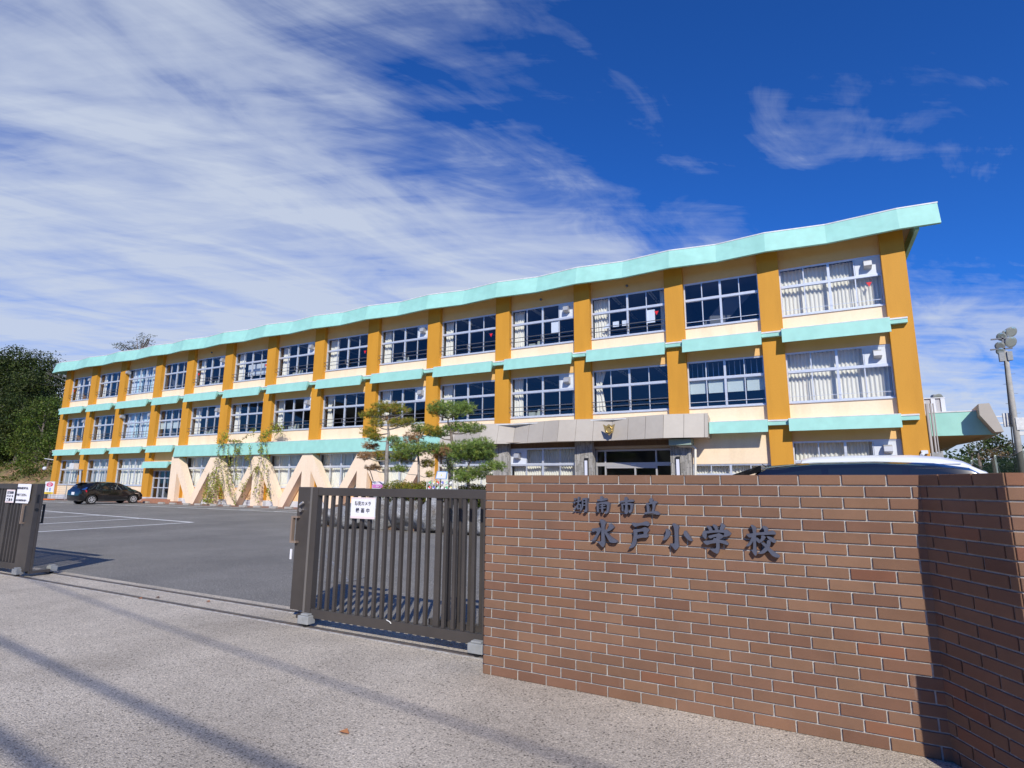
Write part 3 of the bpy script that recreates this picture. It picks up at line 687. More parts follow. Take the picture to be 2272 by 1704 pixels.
# side entrance (bay 4)
x0, x1 = XL[3], XR[3]
en = MB(); y0 = 25.05
for xx in (x0+.04, x0+.75, x0+1.45, x1-.95, x1-.04): en.box(xx-.04, xx+.04, y0-.05, y0+.05, .27, 2.3)
for zz_ in (.27, 1.02, 1.72, 2.26): en.box(x0, x1, y0-.045, y0+.045, zz_, zz_+.07)
eo = en.build('side_door', M_ALU, school)
MB().add([(x0, y0+.01, .3), (x1, y0+.01, .3), (x1, y0+.01, 2.3), (x0, y0+.01, 2.3)], [(0, 1, 2, 3)]).build('glass', M_GLASS, eo)
MB().tube([(x1-1.05, y0-.06, 1.1), (x1-1.05, y0-.13, 1.12), (x1-1.05, y0-.13, 1.75), (x1-1.05, y0-.06, 1.78)], .022, 6).build('door_handle', M_CHROME, eo)
MB().box(x0, x1+.9, 24.0, 24.9, .005, .13).box(x0, x1+.4, 24.35, 25.2, .131, .26).build('entrance_steps', mat('step_tile', (.42, .20, .12), .8, (.33, .16, .10), 6, bump=.3), school)
# downpipes, conduits, cameras and the small boxes on the facade
B5 = crop(1340, 880, 380/2212); R6 = crop(2020, 860, 252/1991)
yp = 24.55
p = [B5(900, 605, yp), B5(985, 640, yp), B5(1150, 640, yp), B5(1180, 665, yp), B5(1180, 1020, yp)]; p.append(Vector((p[-1].x, yp, .05)))
MB().tube(p, .055, 10).build('rain_pipe', mat('cream_pipe', (.72, .68, .58), .5), school, smooth=True)
o = MB().box(*sorted((B5(860, 600, 24.5).x, B5(1145, 600, 24.5).x)), 24.15, 24.85, 3.18, 3.44).build('rain_hopper', mat('green_grey', (.28, .36, .30), .6), school)
yg = 25.25
gp = MB()
for xx, r in ((4.02, .05), (4.14, .035), (4.22, .022)): gp.tube([(xx, yg, .05), (xx, yg, 4.55)], r, 8)
gp.build('conduit', mat('conduit_grey', (.33, .31, .30), .5), school, smooth=True)
MB().box(3.98, 4.28, yg-.12, yg-.02, 2.45, 2.72).build('junction_box', M_GALV, school)
o = MB().box(3.60, 3.80, YC-.10, YC, 2.68, 2.80).build('security_camera', M_WHITE, school)
MB().tube([(3.66, YC-.10, 2.70), (3.56, YC-.34, 2.60)], .06, 8).build('camera_body', M_WHITE, o)
MB().tube([(3.7, YC-.06, 2.68), (3.78, YC-.1, 2.56), (3.9, YC-.02, 2.52), (3.98, YC+.2, 2.55)], .012, 5).build('cable', M_BLACK, school)
o = MB().tube([(-58.32, 24.7, 3.3), (-59.0, 24.3, 3.4)], .03, 6).build('floodlamp', M_WHITE, school)
MB().sphere((-58.95, 24.4, 2.55), .16, 10, 6).build('lamp_head', M_WHITE, o)
A2 = crop(90, 980, 300/2212)
o = MB().box(-54.6, -53.9, 24.28, 24.66, 2.45, 2.95).build('wall_air_conditioner', M_WHITECAP, school)
MB().box(-54.75, -53.2, 24.25, 24.68, 2.36, 2.44).build('bracket', M_GALV, o)
MB().tube([(-53.3, 24.4, 2.4), (-53.25, 24.5, 2.35), (-53.25, 24.62, .4)], .05, 6).tube([(-53.15, 24.4, 2.4), (-53.12, 24.5, 2.3), (-53.12, 24.62, .4)], .04, 6).build('pipe', M_ALU, o)

# east side porch of the same school
sp = MB(); Ys = 25.6
xa, xb = R6(330, 450, Ys).x, 6.0; za, zb_ = R6(380, 850, Ys).z, R6(330, 450, Ys).z
sp.box(xa, xb, Ys, Ys+.15, za, zb_)
sp.build('side_porch_front', M_TEAL, school)
MB().box(xa-.1, xb, Ys+.16, 40, zb_-.06, zb_-.0).box(xa, 5.75, Ys-.02, Ys+.16, zb_+.001, zb_+.04).build('side_porch_roof', M_WHITECAP, school)
YQ2 = 24.9
prof = [(R6(x, y, YQ2).x, R6(x, y, YQ2).z) for x, y in ((1192, 285), (1215, 480), (1490, 780), (1640, 770), (1380, 270))]
ring = [(YQ2, 0.), (28.5, .35), (32, 0.), (36, .35), (40, 0.)]
lfp = MB(); lfp.loft([[(x+dx, y, z) for x, z in prof] for y, dx in ring]); lfp.build('side_porch_fascia', M_TAN, school)
sfp = MB(); sfp.add([(xa-.2, Ys+.02, za+.01), (prof[2][0]-.05, Ys+.02, za+.01), (prof[2][0]+.2, 40, za+.01), (xa-.2, 40, za+.01)], [(0, 1, 2, 3)]); sfp.build('side_porch_soffit', M_SOFFIT, school)
uo = MB().box(3.98, 4.75, 26.2, 27.0, zb_+.05, zb_+.62).build('rooftop_unit', mat('unit_grey', (.45, .45, .47), .5), school)
uf = MB()
for xx in (3.98, 4.32, 4.62): uf.box(xx, xx+.13, 26.15, 26.19, zb_+.05, zb_+.62)
uf.box(3.96, 4.77, 26.14, 27.02, zb_+.621, zb_+.65); uf.build('unit_frame', M_WHITE, uo)

# ================================================================== BRICK WALL
TW, TH = .237, .070
wall = empty('brick_wall', (-.9, 4.15, 0), 'brown tiled brick wall with dark raised school name characters', 'wall')
CX, CY = .572, 4.07; VX, VY = .84, 3.55; LX = -2.386
dr = Vector((VX-CX, VY-CY, 0)); LR = dr.length; dr.normalize(); nr_ = Vector((-dr.y, dr.x, 0))  # points right / away
if nr_.x < 0: nr_ = -nr_
tiles = MB(); tcol = []
PAL = [(.262, .158, .110), (.252, .150, .106), (.272, .166, .115), (.244, .142, .102), (.285, .172, .116), (.258, .147, .104), (.238, .135, .098), (.272, .158, .107), (.266, .162, .116)]
def tile(o, d, nrm, s0, s1, z0, z1, dep=.008):
    if s1-s0 < .02: return
    b = .0022; a = Vector(o)+d*s0; c = Vector(o)+d*s1; a2 = Vector(o)+d*(s0+b); c2 = Vector(o)+d*(s1-b)
    j = nrm*(RNG.random()*.0015)
    v = []
    for (p, q, za, zb, off) in ((a, c, z0, z1, 0), (a, c, z0, z1, dep-b), (a2, c2, z0+b, z1-b, dep)):
        for (w, zz_) in ((p, za), (q, za), (q, zb), (p, zb)): t = w+nrm*off+j; v.append((t.x, t.y, zz_))
    tiles.add(v, [(0, 1, 5, 4), (1, 2, 6, 5), (2, 3, 7, 6), (3, 0, 4, 7), (4, 5, 9, 8), (5, 6, 10, 9), (6, 7, 11, 10), (7, 4, 8, 11), (8, 9, 10, 11)])
    c_ = np.array(PAL[RNG.integers(0, len(PAL))])*np.array([.86, .80, .71])*(.92+.16*RNG.random()); r = RNG.random()
    if r < .04: c_ = c_*np.array([1.04, .88, .84])
    tcol.extend([tuple(c_)]*12)
def run(o, d, nrm, length, first, odd_first):
    for row in range(22):
        z1 = 1.54-TH*row; z0 = z1-.0605
        if row == 21: z0 = .006
        s = (first if row % 2 == 0 else odd_first)
        cur = 0.0
        nxt = s
        while cur < length-.005:
            e = min(nxt-.005 if nxt < length else length, length)
            tile(o, d, nrm, cur, e, z0, z1); cur = nxt+.005; nxt += TW
X = Vector((1, 0, 0)); Ym = Vector((0, -1, 0))
run((LX, CY, 0), X, Ym, CX-LX, (-2.201-LX), (-2.201-LX)-TW/2)
run((CX, CY, 0), dr, -nr_, LR, .157, .275-.237+.02)
run((VX, VY, 0), X, Ym, 3.4, .075, .19)
run((LX, 4.215, 0), Ym, -X, .145, .145, .145)
o = tiles.build('tile_facing', M_TILE, wall)
ca = o.data.color_attributes.new('tint', 'FLOAT_COLOR', 'POINT'); ca.data.foreach_set('color', np.array([(*c, 1) for c in tcol], dtype=np.float32).ravel())
core = MB(); e = .0015
pts = [(LX+.003, CY+e), (CX+.0, CY+e), (VX+e, VY+e), (VX+3.4, VY+e), (VX+3.4, VY+.145), (VX+.1, VY+.145), (CX+.11, 4.215), (LX+.003, 4.215)]
core.loft([[(x, y, .0) for x, y in pts], [(x, y, 1.532) for x, y in pts]]); core.build('wall_core', M_MORTAR, wall)
capp = MB(); capp.loft([[(x, y, 1.5325) for x, y in pts], [(x, y, 1.5385) for x, y in pts]]); capp.build('wall_top', mat('tile_top', (.20, .11, .075), .75, (.17, .09, .062), 3, bump=.3, bscale=200), wall)
# raised characters
T5 = crop(1240, 1080, 520/2212)
GL = [
(1300, 1145, 80/952, ["355,105 380,85 440,100 490,140 522,190 495,250 485,340 490,500 498,640 500,720 485,790 450,825 410,800 350,730 285,670 330,672 385,672 405,650 405,340 400,230 385,160",
 "140,345 170,325 260,322 330,300 385,310 405,345 385,400 350,470 310,540 270,630 210,655 130,655 190,600 250,510 290,430 275,395 230,400 185,425",
 "470,330 520,385 580,330 605,270 595,200 635,195 690,240 745,305 690,350 620,395 560,415 500,420", "490,400 540,405 580,470 630,540 720,600 800,650 830,685 790,710 700,710 630,690 580,610 530,520 488,450"]),
(1385, 1150, 70/833, ["180,130 215,115 300,130 400,125 480,110 550,80 600,90 650,140 665,175 630,210 560,190 480,185 390,195 330,215 290,230 240,200",
 "225,310 250,290 345,290 345,400 330,530 315,660 280,730 220,780 150,795 105,795 170,720 220,600 245,480 250,380",
 "240,290 340,290 440,275 510,240 560,235 620,270 660,320 620,370 600,400 510,410 515,345 440,345 345,370 250,370", "515,340 610,340 600,420 630,490 590,510 480,510 400,525 330,545 340,440 430,430 515,415"]),
(1460, 1155, 85/1012, ["370,90 395,70 460,95 530,140 550,185 530,250 530,450 540,600 555,690 500,760 455,785 400,720 300,610 360,610 430,610 440,560 435,300 415,170",
 "195,235 220,220 270,245 335,325 310,400 260,470 200,520 110,520 160,440 200,350 205,280", "685,280 715,265 745,285 800,370 860,460 915,545 850,540 770,490 700,410 668,340"]),
(1550, 1155, 85/952, ["195,135 220,125 300,160 330,200 350,260 265,265 250,220", "340,105 370,95 430,120 470,170 485,250 410,260 405,210 370,160", "540,80 570,62 640,110 668,150 630,200 600,260 520,260 530,190 550,130",
 "85,330 120,250 170,255 210,270 200,340 195,420 180,465 140,440 100,390", "150,258 350,245 500,235 620,235 680,225 740,260 815,330 790,365 700,400 620,405 610,385 640,330 630,305 500,295 350,300 200,325",
 "230,385 330,355 450,330 500,310 580,350 620,395 590,440 520,465 500,480 420,460 450,400 380,410 310,445 270,440",
 "110,525 140,505 250,500 360,480 375,430 420,440 520,470 600,490 680,510 740,570 740,610 690,605 600,570 520,550 420,560 320,570 210,610 160,580", "430,440 510,450 520,600 520,700 500,800 460,830 380,790 260,700 340,700 420,700 440,650"]),
(1645, 1155, 95/952, ["200,105 225,92 290,125 333,170 325,270 325,500 335,650 345,740 320,785 290,770 215,650 260,650 265,400 255,250 240,170",
 "95,305 200,290 330,270 420,265 520,250 600,245 690,220 750,260 775,310 700,310 600,315 500,320 400,320 300,330 240,370 170,380", "230,360 290,340 280,430 230,510 180,570 90,575 150,510 200,440", "330,370 400,420 430,480 400,510 325,450",
 "455,140 490,118 560,140 600,190 580,260 510,265 500,190", "440,330 500,330 545,370 500,430 450,480 410,490 405,440 440,390", "550,345 640,360 720,400 778,470 750,500 680,480 600,410",
 "570,440 620,430 655,470 640,560 600,650 520,720 450,745 350,730 430,690 520,600 560,520", "430,490 500,490 570,540 640,630 740,710 865,790 840,825 760,820 680,780 600,680 540,600 470,540"]),
(1260, 1095, 220/1270, ["1040,75 1065,55 1090,85 1075,125 1040,110", "990,120 1060,118 1110,90 1150,115 1130,130 1060,135 1010,150", "1005,140 1040,150 1045,240 1015,245 1010,190", "1080,120 1125,130 1110,180 1100,240 1070,240 1085,180", "970,250 1000,235 1070,230 1140,225 1180,265 1160,275 1070,250 990,262"]),
(1260, 1095, 220/1270, ["720,55 740,40 765,70 755,110 725,110", "645,110 690,90 760,88 820,72 850,105 760,110 690,115 660,120", "730,100 765,105 762,200 770,250 745,268 720,235 735,180", "680,128 708,133 706,200 712,232 690,225 688,170", "690,128 790,118 837,130 827,190 815,240 790,252 772,225 800,205 802,142 708,148"]),
(1260, 1095, 220/1270, ["410,50 425,30 445,55 440,100 410,100", "365,75 420,75 480,55 505,85 440,95 380,100", "360,125 390,120 395,190 395,240 370,235 370,170", "365,125 440,105 500,100 535,130 525,200 515,245 485,265 460,240 495,225 500,140 440,130 380,145", "405,150 480,140 480,158 405,165", "400,182 482,174 482,190 400,198", "430,130 450,130 450,250 425,235"]),
(1260, 1095, 220/1270, ["70,60 100,60 105,85 85,90", "65,105 95,100 95,125 75,130", "60,205 85,190 110,145 118,170 90,215", "100,96 170,84 170,102 100,114", "125,40 145,45 140,140 122,140", "113,140 130,138 132,200 115,205", "128,138 170,132 168,146 130,150", "155,135 170,134 166,195 152,197", "115,190 166,183 166,197 115,205",
 "178,60 195,60 195,170 170,225 150,215 178,170", "178,62 245,52 240,150 245,230 215,240 200,215 225,205 225,80 190,85", "190,105 230,100 230,114 190,119", "190,145 230,140 230,154 190,159"])]
Yl = CY-.045
for (gx0, gy0, gs, strokes) in GL:
    cg = crop(gx0, gy0, gs); bm = bmesh.new()
    for k, st_ in enumerate(strokes):
        pts = [tuple(map(float, q.split(','))) for q in st_.split()]; out = []
        n_ = len(pts)
        for i in range(n_):                                     # corner cutting keeps the brush look
            a, b, c_ = np.array(pts[i-1]), np.array(pts[i]), np.array(pts[(i+1) % n_]); out += [tuple(b+(a-b)*.22), tuple(b*.86+(a+c_)*.07), tuple(b+(c_-b)*.22)]
        yf = Yl-.0004*k; vs = [bm.verts.new((cg(x, y, yf).x, yf, cg(x, y, yf).z)) for x, y in out]
        f_ = bm.faces.new(vs); r = bmesh.ops.extrude_face_region(bm, geom=[f_])
        bmesh.ops.translate(bm, vec=(0, CY-.009-yf+.0004*k, 0), verts=[v for v in r['geom'] if isinstance(v, bmesh.types.BMVert)])
    bmesh.ops.triangulate(bm, faces=[f for f in bm.faces if len(f.verts) > 4])
    me = bpy.data.meshes.new('name_character'); bm.to_mesh(me); bm.free()
    me.transform(Matrix.Translation(-wloc(wall))); finish(me, 'name_character', M_LETTER, wall)
# unseen panel by the south face, shaped to cast the wall's low shadow step
lb = empty('shadow_panel', (1.15, 3.39, 0), 'low grey steel panel added out of view to shade the foot of the brick wall', 'sign')
MB().box(.845, 1.45, 3.385, 3.400, .03, .97).build('panel', M_GALV, lb, bevel=.003)
for xx in (.95, 1.35): MB().box(xx, xx+.03, 3.402, 3.43, .004, .9).build('post', M_GALV, lb)
# ================================================================== SLIDING GATES
def rail_obj(y, lab):
    r = empty('gate_rail', (-8, y, 0), lab, 'rail', 'steel rails let into the gateway floor')
    MB().box(-16, -2.2, y-.016, y+.016, .005, .022).build('rail_head', M_STEEL, r)
    MB().box(-16, -2.2, y-.045, y-.0165, .0045, .009).box(-16, -2.2, y+.0165, y+.045, .0045, .009).build('rail_bed', mat('rail_joint', (.30, .28, .26), .9, (.55, .53, .50), 20), r)
rail_obj(4.40, 'dark steel gate rail nearest the street, running across the gateway')
rail_obj(4.815, 'dark steel gate rail nearest the asphalt yard, running across the gateway')
G = G6
def upright(px, y0, y1, w, z0, z1, name, m, par):
    pass
rg = empty('sliding_gate', (-3.7, 4.5, 0), 'brown bronze barred sliding gate beside the brick wall, carrying the camera notice', 'gate')
Y1 = 4.42; YT = 4.48
def gx(px, py, Y=Y1): return G(px, py, Y).x
ZT_, ZB_ = 1.415, .095
xl, xr = gx(318, 640), -2.42
xs0 = gx(360, 640); xe = gx(1738, 640)
MB().box(xs0, xe, Y1, YT, 1.335, ZT_).build('top_rail', M_BRONZE, rg, bevel=.003)
MB().box(xs0, xe, Y1, YT, ZB_, .185).build('bottom_rail', M_BRONZE, rg, bevel=.003)
MB().box(xe, xe+.09, Y1-.003, YT+.003, ZB_-.005, ZT_+.004).build('end_stile', M_BRONZE, rg, bevel=.003)
st = MB().box(xl, xs0, Y1-.006, YT+.006, ZB_-.005, ZT_+.006); st.build('end_stile', M_BRONZE, rg, bevel=.003)
MB().box(xl-.030, xl-.002, Y1-.012, Y1+.06, ZB_-.002, ZT_+.004).build('edge_strip', M_BRONZEL, rg, bevel=.003)
bxs = [410+64.8*k for k in range(0, 20)]
xa = gx(405, 640); 
for k in range(19):
    x = xa+k*(xe-xa-.02)/19
    if k == 14: MB().box(x-.004, x+.055, Y1+.03, YT, .186, 1.334).build('bar', M_BRONZE, rg); continue
    MB().box(x, x+.032, Y1+.008, Y1+.045, .186, 1.334).build('bar', M_BRONZE, rg, bevel=.002)
# trailing leaf tucked behind : post at left, bars at right
rx0 = G(250, 640, 4.74).x
MB().box(rx0, rx0+.24, 4.64, 4.76, ZB_-.01, 1.42).build('rear_post', M_BRONZE, rg, bevel=.004)
MB().box(rx0+.24, rx0+.9, 4.70, 4.76, 1.345, 1.415).build('rear_top_rail', M_BRONZE, rg)
for k in range(5): x = -3.32+k*.125; MB().box(x, x+.034, 4.70, 4.74, .10, 1.38).build('rear_bar', M_BRONZE, rg)
MB().box(-3.38, -2.4, 4.69, 4.75, 1.34, 1.415).box(-3.38, -2.4, 4.69, 4.75, .09, .18).build('rear_rail', M_BRONZE, rg)
hx = rx0+.03
h = MB().box(hx-.07, hx-.045, 4.60, 4.64, .80, 1.095).box(hx-.045, hx+.03, 4.60, 4.64, 1.075, 1.095).box(hx-.045, hx+.03, 4.60, 4.64, .80, .82); h.build('pull_handle', mat('handle_brass', (.42, .32, .25), .4, metal=.5), rg)
lk = MB().tube([(hx+.06, 4.638, 1.165), (hx+.06, 4.60, 1.165)], .024, 12).tube([(hx+.04, 4.61, 1.22), (hx+.10, 4.60, 1.25)], .012, 6); lk.build('lock', M_CHROME, rg)
MB().box(hx-.06, hx-.035, 4.61, 4.62, .62, .73).build('white_tag', M_PAPER, rg)
def wheelbox(x, y, par, z=.02):
    b = MB().box(x-.075, x+.075, y-.05, y+.05, .042, .122).box(x-.05, x+.05, y-.035, y+.035, .1225, .14); o = b.build('wheel_housing', M_GALV, par, bevel=.006)
    MB().tube([(x, y-.02, .038), (x, y+.02, .038)], .034, 10).build('wheel', M_BLACK, o)
wheelbox(G(280, 1220, 4.40).x+.02, 4.40, rg); wheelbox(G(1695, 1440, 4.40).x, 4.40, rg); wheelbox(G(345, 1190, 4.815).x, 4.815, rg)
xx = G(345, 1190, 4.6).x; MB().box(xx-.1, xx+.02, 4.46, 4.755, .06, .10).build('axle_arm', M_BRONZE, rg)
MB().tube([(gx(950, 1170, 4.41), 4.412, .19), (gx(985, 1160, 4.41), 4.40, .18), (gx(992, 1170, 4.41), 4.405, .165)], .005, 5).build('tie_wire', M_WIRE, rg)
# notice on the right gate
nb = empty('camera_notice', (-4.15, 4.40, 1.1), 'white printed notice with pink edges tied to the bars of the right gate', 'notice')
pa, pb = G(664, 196, 4.40), G(852, 374, 4.40)
x0, x1 = pa.x, pb.x; z1 = G(664, 196, 4.40).z; z0 = pb.z-.003
MB().box(x0, x1, 4.400, 4.403, z0, z1).build('paper', M_PAPER, nb)
MB().box(x0, x1, 4.3985, 4.3995, z0, z0+.022).box(x0, x1, 4.3985, 4.3995, z1-.012, z1).build('pink_band', M_PINK, nb)
xc = (x0+x1)/2
place_text('防犯カメラ', .043, (xc, 4.397, z1-.062), 'lettering', M_INK, nb, .0004, .0007)
place_text('録 画 中', .049, (xc, 4.397, z0+.078), 'lettering', M_INK, nb, .0004, .0009, 1.12)
# left gate
L0 = crop(0, 1050, 130/899)
lg = empty('sliding_gate', (-12, 4.5, 0), 'brown bronze barred sliding gate at the left edge, carrying two paper notices', 'gate')
xp = L0(500, 700, 4.42).x; XE = -15.6
MB().box(xp-.36, xp-.125, 4.42, 4.48, ZB_, ZT_).build('end_stile', M_BRONZE, lg, bevel=.003)
MB().box(xp-.122, xp, 4.415, 4.485, ZB_-.01, ZT_+.004).build('end_stile', M_BRONZE, lg, bevel=.003)
MB().box(xp-.12, xp+.004, 4.487, 4.52, ZB_-.012, ZT_+.006).build('rear_post', M_BRONZE, lg, bevel=.004)
MB().box(XE, xp-.36, 4.42, 4.48, 1.335, ZT_).box(XE, xp-.36, 4.42, 4.48, ZB_, .185).build('rail', M_BRONZE, lg)
MB().box(XE, xp-.9, 4.70, 4.76, 1.335, ZT_).box(XE, xp-.9, 4.70, 4.76, ZB_, .185).build('rear_rail', M_BRONZE, lg)
k = 0; x = xp-.46
while x > XE:
    if k % 9 == 4: MB().box(x-.09, x, 4.425, 4.475, .186, 1.334).build('bar', M_BRONZE, lg)
    else: MB().box(x-.032, x, 4.43, 4.466, .186, 1.334).build('bar', M_BRONZE, lg)
    if x < xp-1: MB().box(x-.060, x-.028, 4.71, 4.745, .186, 1.334).build('rear_bar', M_BRONZE, lg)
    x -= .107; k += 1
HB = MATS['handle_brass']
MB().box(xp-.27, xp-.245, 4.365, 4.39, .80, 1.10).box(xp-.27, xp-.245, 4.391, 4.419, 1.08, 1.10).box(xp-.27, xp-.245, 4.391, 4.419, .80, .82).build('pull_handle', HB, lg)
MB().box(xp-.07, xp-.045, 4.56, 4.585, .80, 1.10).box(xp-.07, xp-.045, 4.521, 4.56, 1.08, 1.10).box(xp-.07, xp-.045, 4.521, 4.56, .80, .82).build('pull_handle', M_BLACK, lg)
MB().tube([(xp-.01, 4.45, 1.02), (xp+.008, 4.45, 1.02)], .024, 12).box(xp+.001, xp+.005, 4.437, 4.463, 1.12, 1.25).build('lock', M_BLACK, lg)
wheelbox(xp-.16, 4.40, lg); wheelbox(xp-.09, 4.815, lg)
MB().box(xp-.10, xp+.02, 4.47, 4.75, .05, .09).build('axle_arm', M_BRONZE, lg)
for (nm, lab, xa_, ya_, xb_, yb_) in (('patrol_notice', 'smaller white notice with pink edges, left one on the left gate', 100, 250, 222, 455), ('drop_off_notice', 'larger creased white paper notice at the top corner of the left gate', 265, 163, 455, 465)):
    nn_ = empty(nm, L0((xa_+xb_)/2, (ya_+yb_)/2, 4.40), lab, 'notice')
    z1 = L0(xa_, ya_, 4.40).z; z0 = L0(xb_, yb_, 4.40).z; xm = (L0(xa_, ya_, 4.40).x+L0(xa_-22, yb_, 4.40).x)/2; xw = (L0(xb_, ya_, 4.40).x+L0(xb_-15, yb_, 4.40).x)/2
    MB().box(xm, xw, 4.403, 4.406, z0, z1).build('paper', M_PAPER, nn_)
    xc = (xm+xw)/2; h_ = z1-z0; w_ = xw-xm
    if nm == 'patrol_notice':
        MB().box(xm, xw, 4.4015, 4.4025, z0, z0+.02).box(xm, xw, 4.4015, 4.4025, z1-.02, z1).build('pink_band', M_PINK, nn_)
        for t_, u_, s_ in (('警察官巡回', .76, .155), ('パトロール', .50, .16), ('実 施 中', .2, .20)): place_text(t_, w_*s_, (xc, 4.4, z0+h_*u_), 'lettering', M_INK, nn_, .0004, .001)
    else:
        MB().box(xw-.03, xw+.03, 4.4, 4.402, z0+h_*.1, z1-.004).build('loose_corner', M_PAPER, nn_)
        for t_, u_, s_ in (('自転車の乗り降りは、', .77, .098), ('やめてください。', .42, .11), ('水戸小学校保護者の皆様へ', .14, .072)): place_text(t_, w_*s_, (xc-.02, 4.3985, z0+h_*u_), 'lettering', M_INK, nn_, .0004, .001)

# ================================================================== GARDEN
G3 = crop(760, 860, 360/2212)
def rock(x, y, w, d, h, lab, seed):
    r = np.random.default_rng(seed); bm = bmesh.new(); bmesh.ops.create_icosphere(bm, subdivisions=4, radius=1)
    k = r.normal(size=(9, 3)); k /= np.linalg.norm(k, axis=1)[:, None]; dd_ = .62+.3*r.random(9)
    off = r.random(3)*10
    from mathutils import noise
    for v in bm.verts:
        p = np.array(v.co)
        for kk, q in zip(k, dd_):
            t = p@kk
            if t > q: p = p-kk*(t-q)*.9
        n_ = noise.fractal(Vector(p*1.6+off), 1.0, 2.0, 5)*.16+noise.fractal(Vector(p*6+off), .8, 2.2, 3)*.05
        p = p*(1+n_); v.co = (p[0]*w/1.5, p[1]*d/1.5, p[2]*h/1.62)
    zmin = min(v.co.z for v in bm.verts)
    me = bpy.data.meshes.new('boulder'); bm.to_mesh(me); bm.free()
    o = finish(me, 'boulder', M_ROCK, smooth=True, fixn=False); o.location = (x, y, -zmin-.08); o.rotation_euler.z = r.random()*.5
    tag(o, lab, 'rock', 'boulders edging the garden bed'); return o
M_ROCK = mat('grey_stone', (.27, .275, .28), .85, (.12, .10, .08), 1.9, (.42, .66), bump=1., bscale=22, speck=.45, sscale=26)
RX = [(-15.25, .7, .6), (-14.45, .8, .72), (-13.55, .95, .8), (-12.55, 1.1, .95), (-11.45, 1.15, .98), (-10.35, 1.05, .94), (-9.4, .95, .92), (-8.5, 1.0, .98), (-7.55, 1.0, .95)]
RL = ['brownish boulder at the far left end of the garden edging', 'second boulder from the left end of the garden edging, under the camera notice', 'rust-stained boulder right of the camera notice in the garden edging',
      'broad grey boulder with slanting veins left of the garden edging centre', 'large pale speckled boulder at the centre of the garden edging', 'rounded boulder with a dark gap at its right foot in the edging',
      'mottled brown and grey boulder seen between the doubled gate bars', 'grey boulder nearest the brick wall end in the garden edging', 'boulder of the edging hidden just behind the brick wall']
for k, (x, w, h) in enumerate(RX): rock(x, 14.62+.12*math.sin(k*2.1), w, .9, h, RL[k], 30+k)
gb = MB(); gb.loft([[(-15.3, 14.6, .002), (-6.2, 14.6, .002), (-6.2, 17.8, .002), (-15.3, 17.8, .002)], [(-14.9, 14.75, .72), (-6.4, 14.75, .72), (-6.4, 17.6, .85), (-14.9, 17.6, .85)]])
tag(gb.build('garden_bed', M_SOIL), kind='structure')
HP = [(.18, .22, .02), (.26, .27, .03), (.30, .24, .04), (.10, .14, .02), (.34, .22, .06)]
def hedge(x0, x1, y, z0, z1, lab, pal, cat='hedge'):
    r = empty('clipped_hedge', ((x0+x1)/2, y, z0), lab, cat, 'low hedges in the garden bed')
    bl = []; n_ = int((x1-x0)/.28)
    for k in range(n_+1):
        x = x0+(x1-x0)*k/n_
        for yy in (-.22, .22): bl.append((x, y+yy, (z0+z1)/2-.05+.05*math.sin(k*1.7), .24, .27, (z1-z0)/2))
    leafcloud('foliage', bl, 13000, .026, pal, r, shell=.6, clump=.05)
    st = MB()
    for k in range(int((x1-x0)/.5)+1): x = x0+.1+k*.5; st.tube([(x, y, z0-.15), (x+.05, y+.02, (z0+z1)/2), (x-.06, y, z1-.12)], [.018, .012, .006], 5)
    st.build('stem', M_BARK, r)
hedge(-12.55, -10.85, 15.15, .74, 1.60, 'clipped low hedge with yellowish green leaves left of the wire rack', HP)
hedge(-9.75, -8.3, 15.35, .74, 1.52, 'darker clipped hedge under the right pine beside the brick wall', [(.06, .08, .012), (.09, .11, .015), (.13, .10, .03), (.04, .055, .01)])
hedge(-13.0, -8.5, 15.0, .74, 1.34, 'shaggy low shrub with bright leaves growing over the boulders', [(.05, .08, .01), (.09, .13, .015), (.03, .05, .01), (.14, .07, .03)])

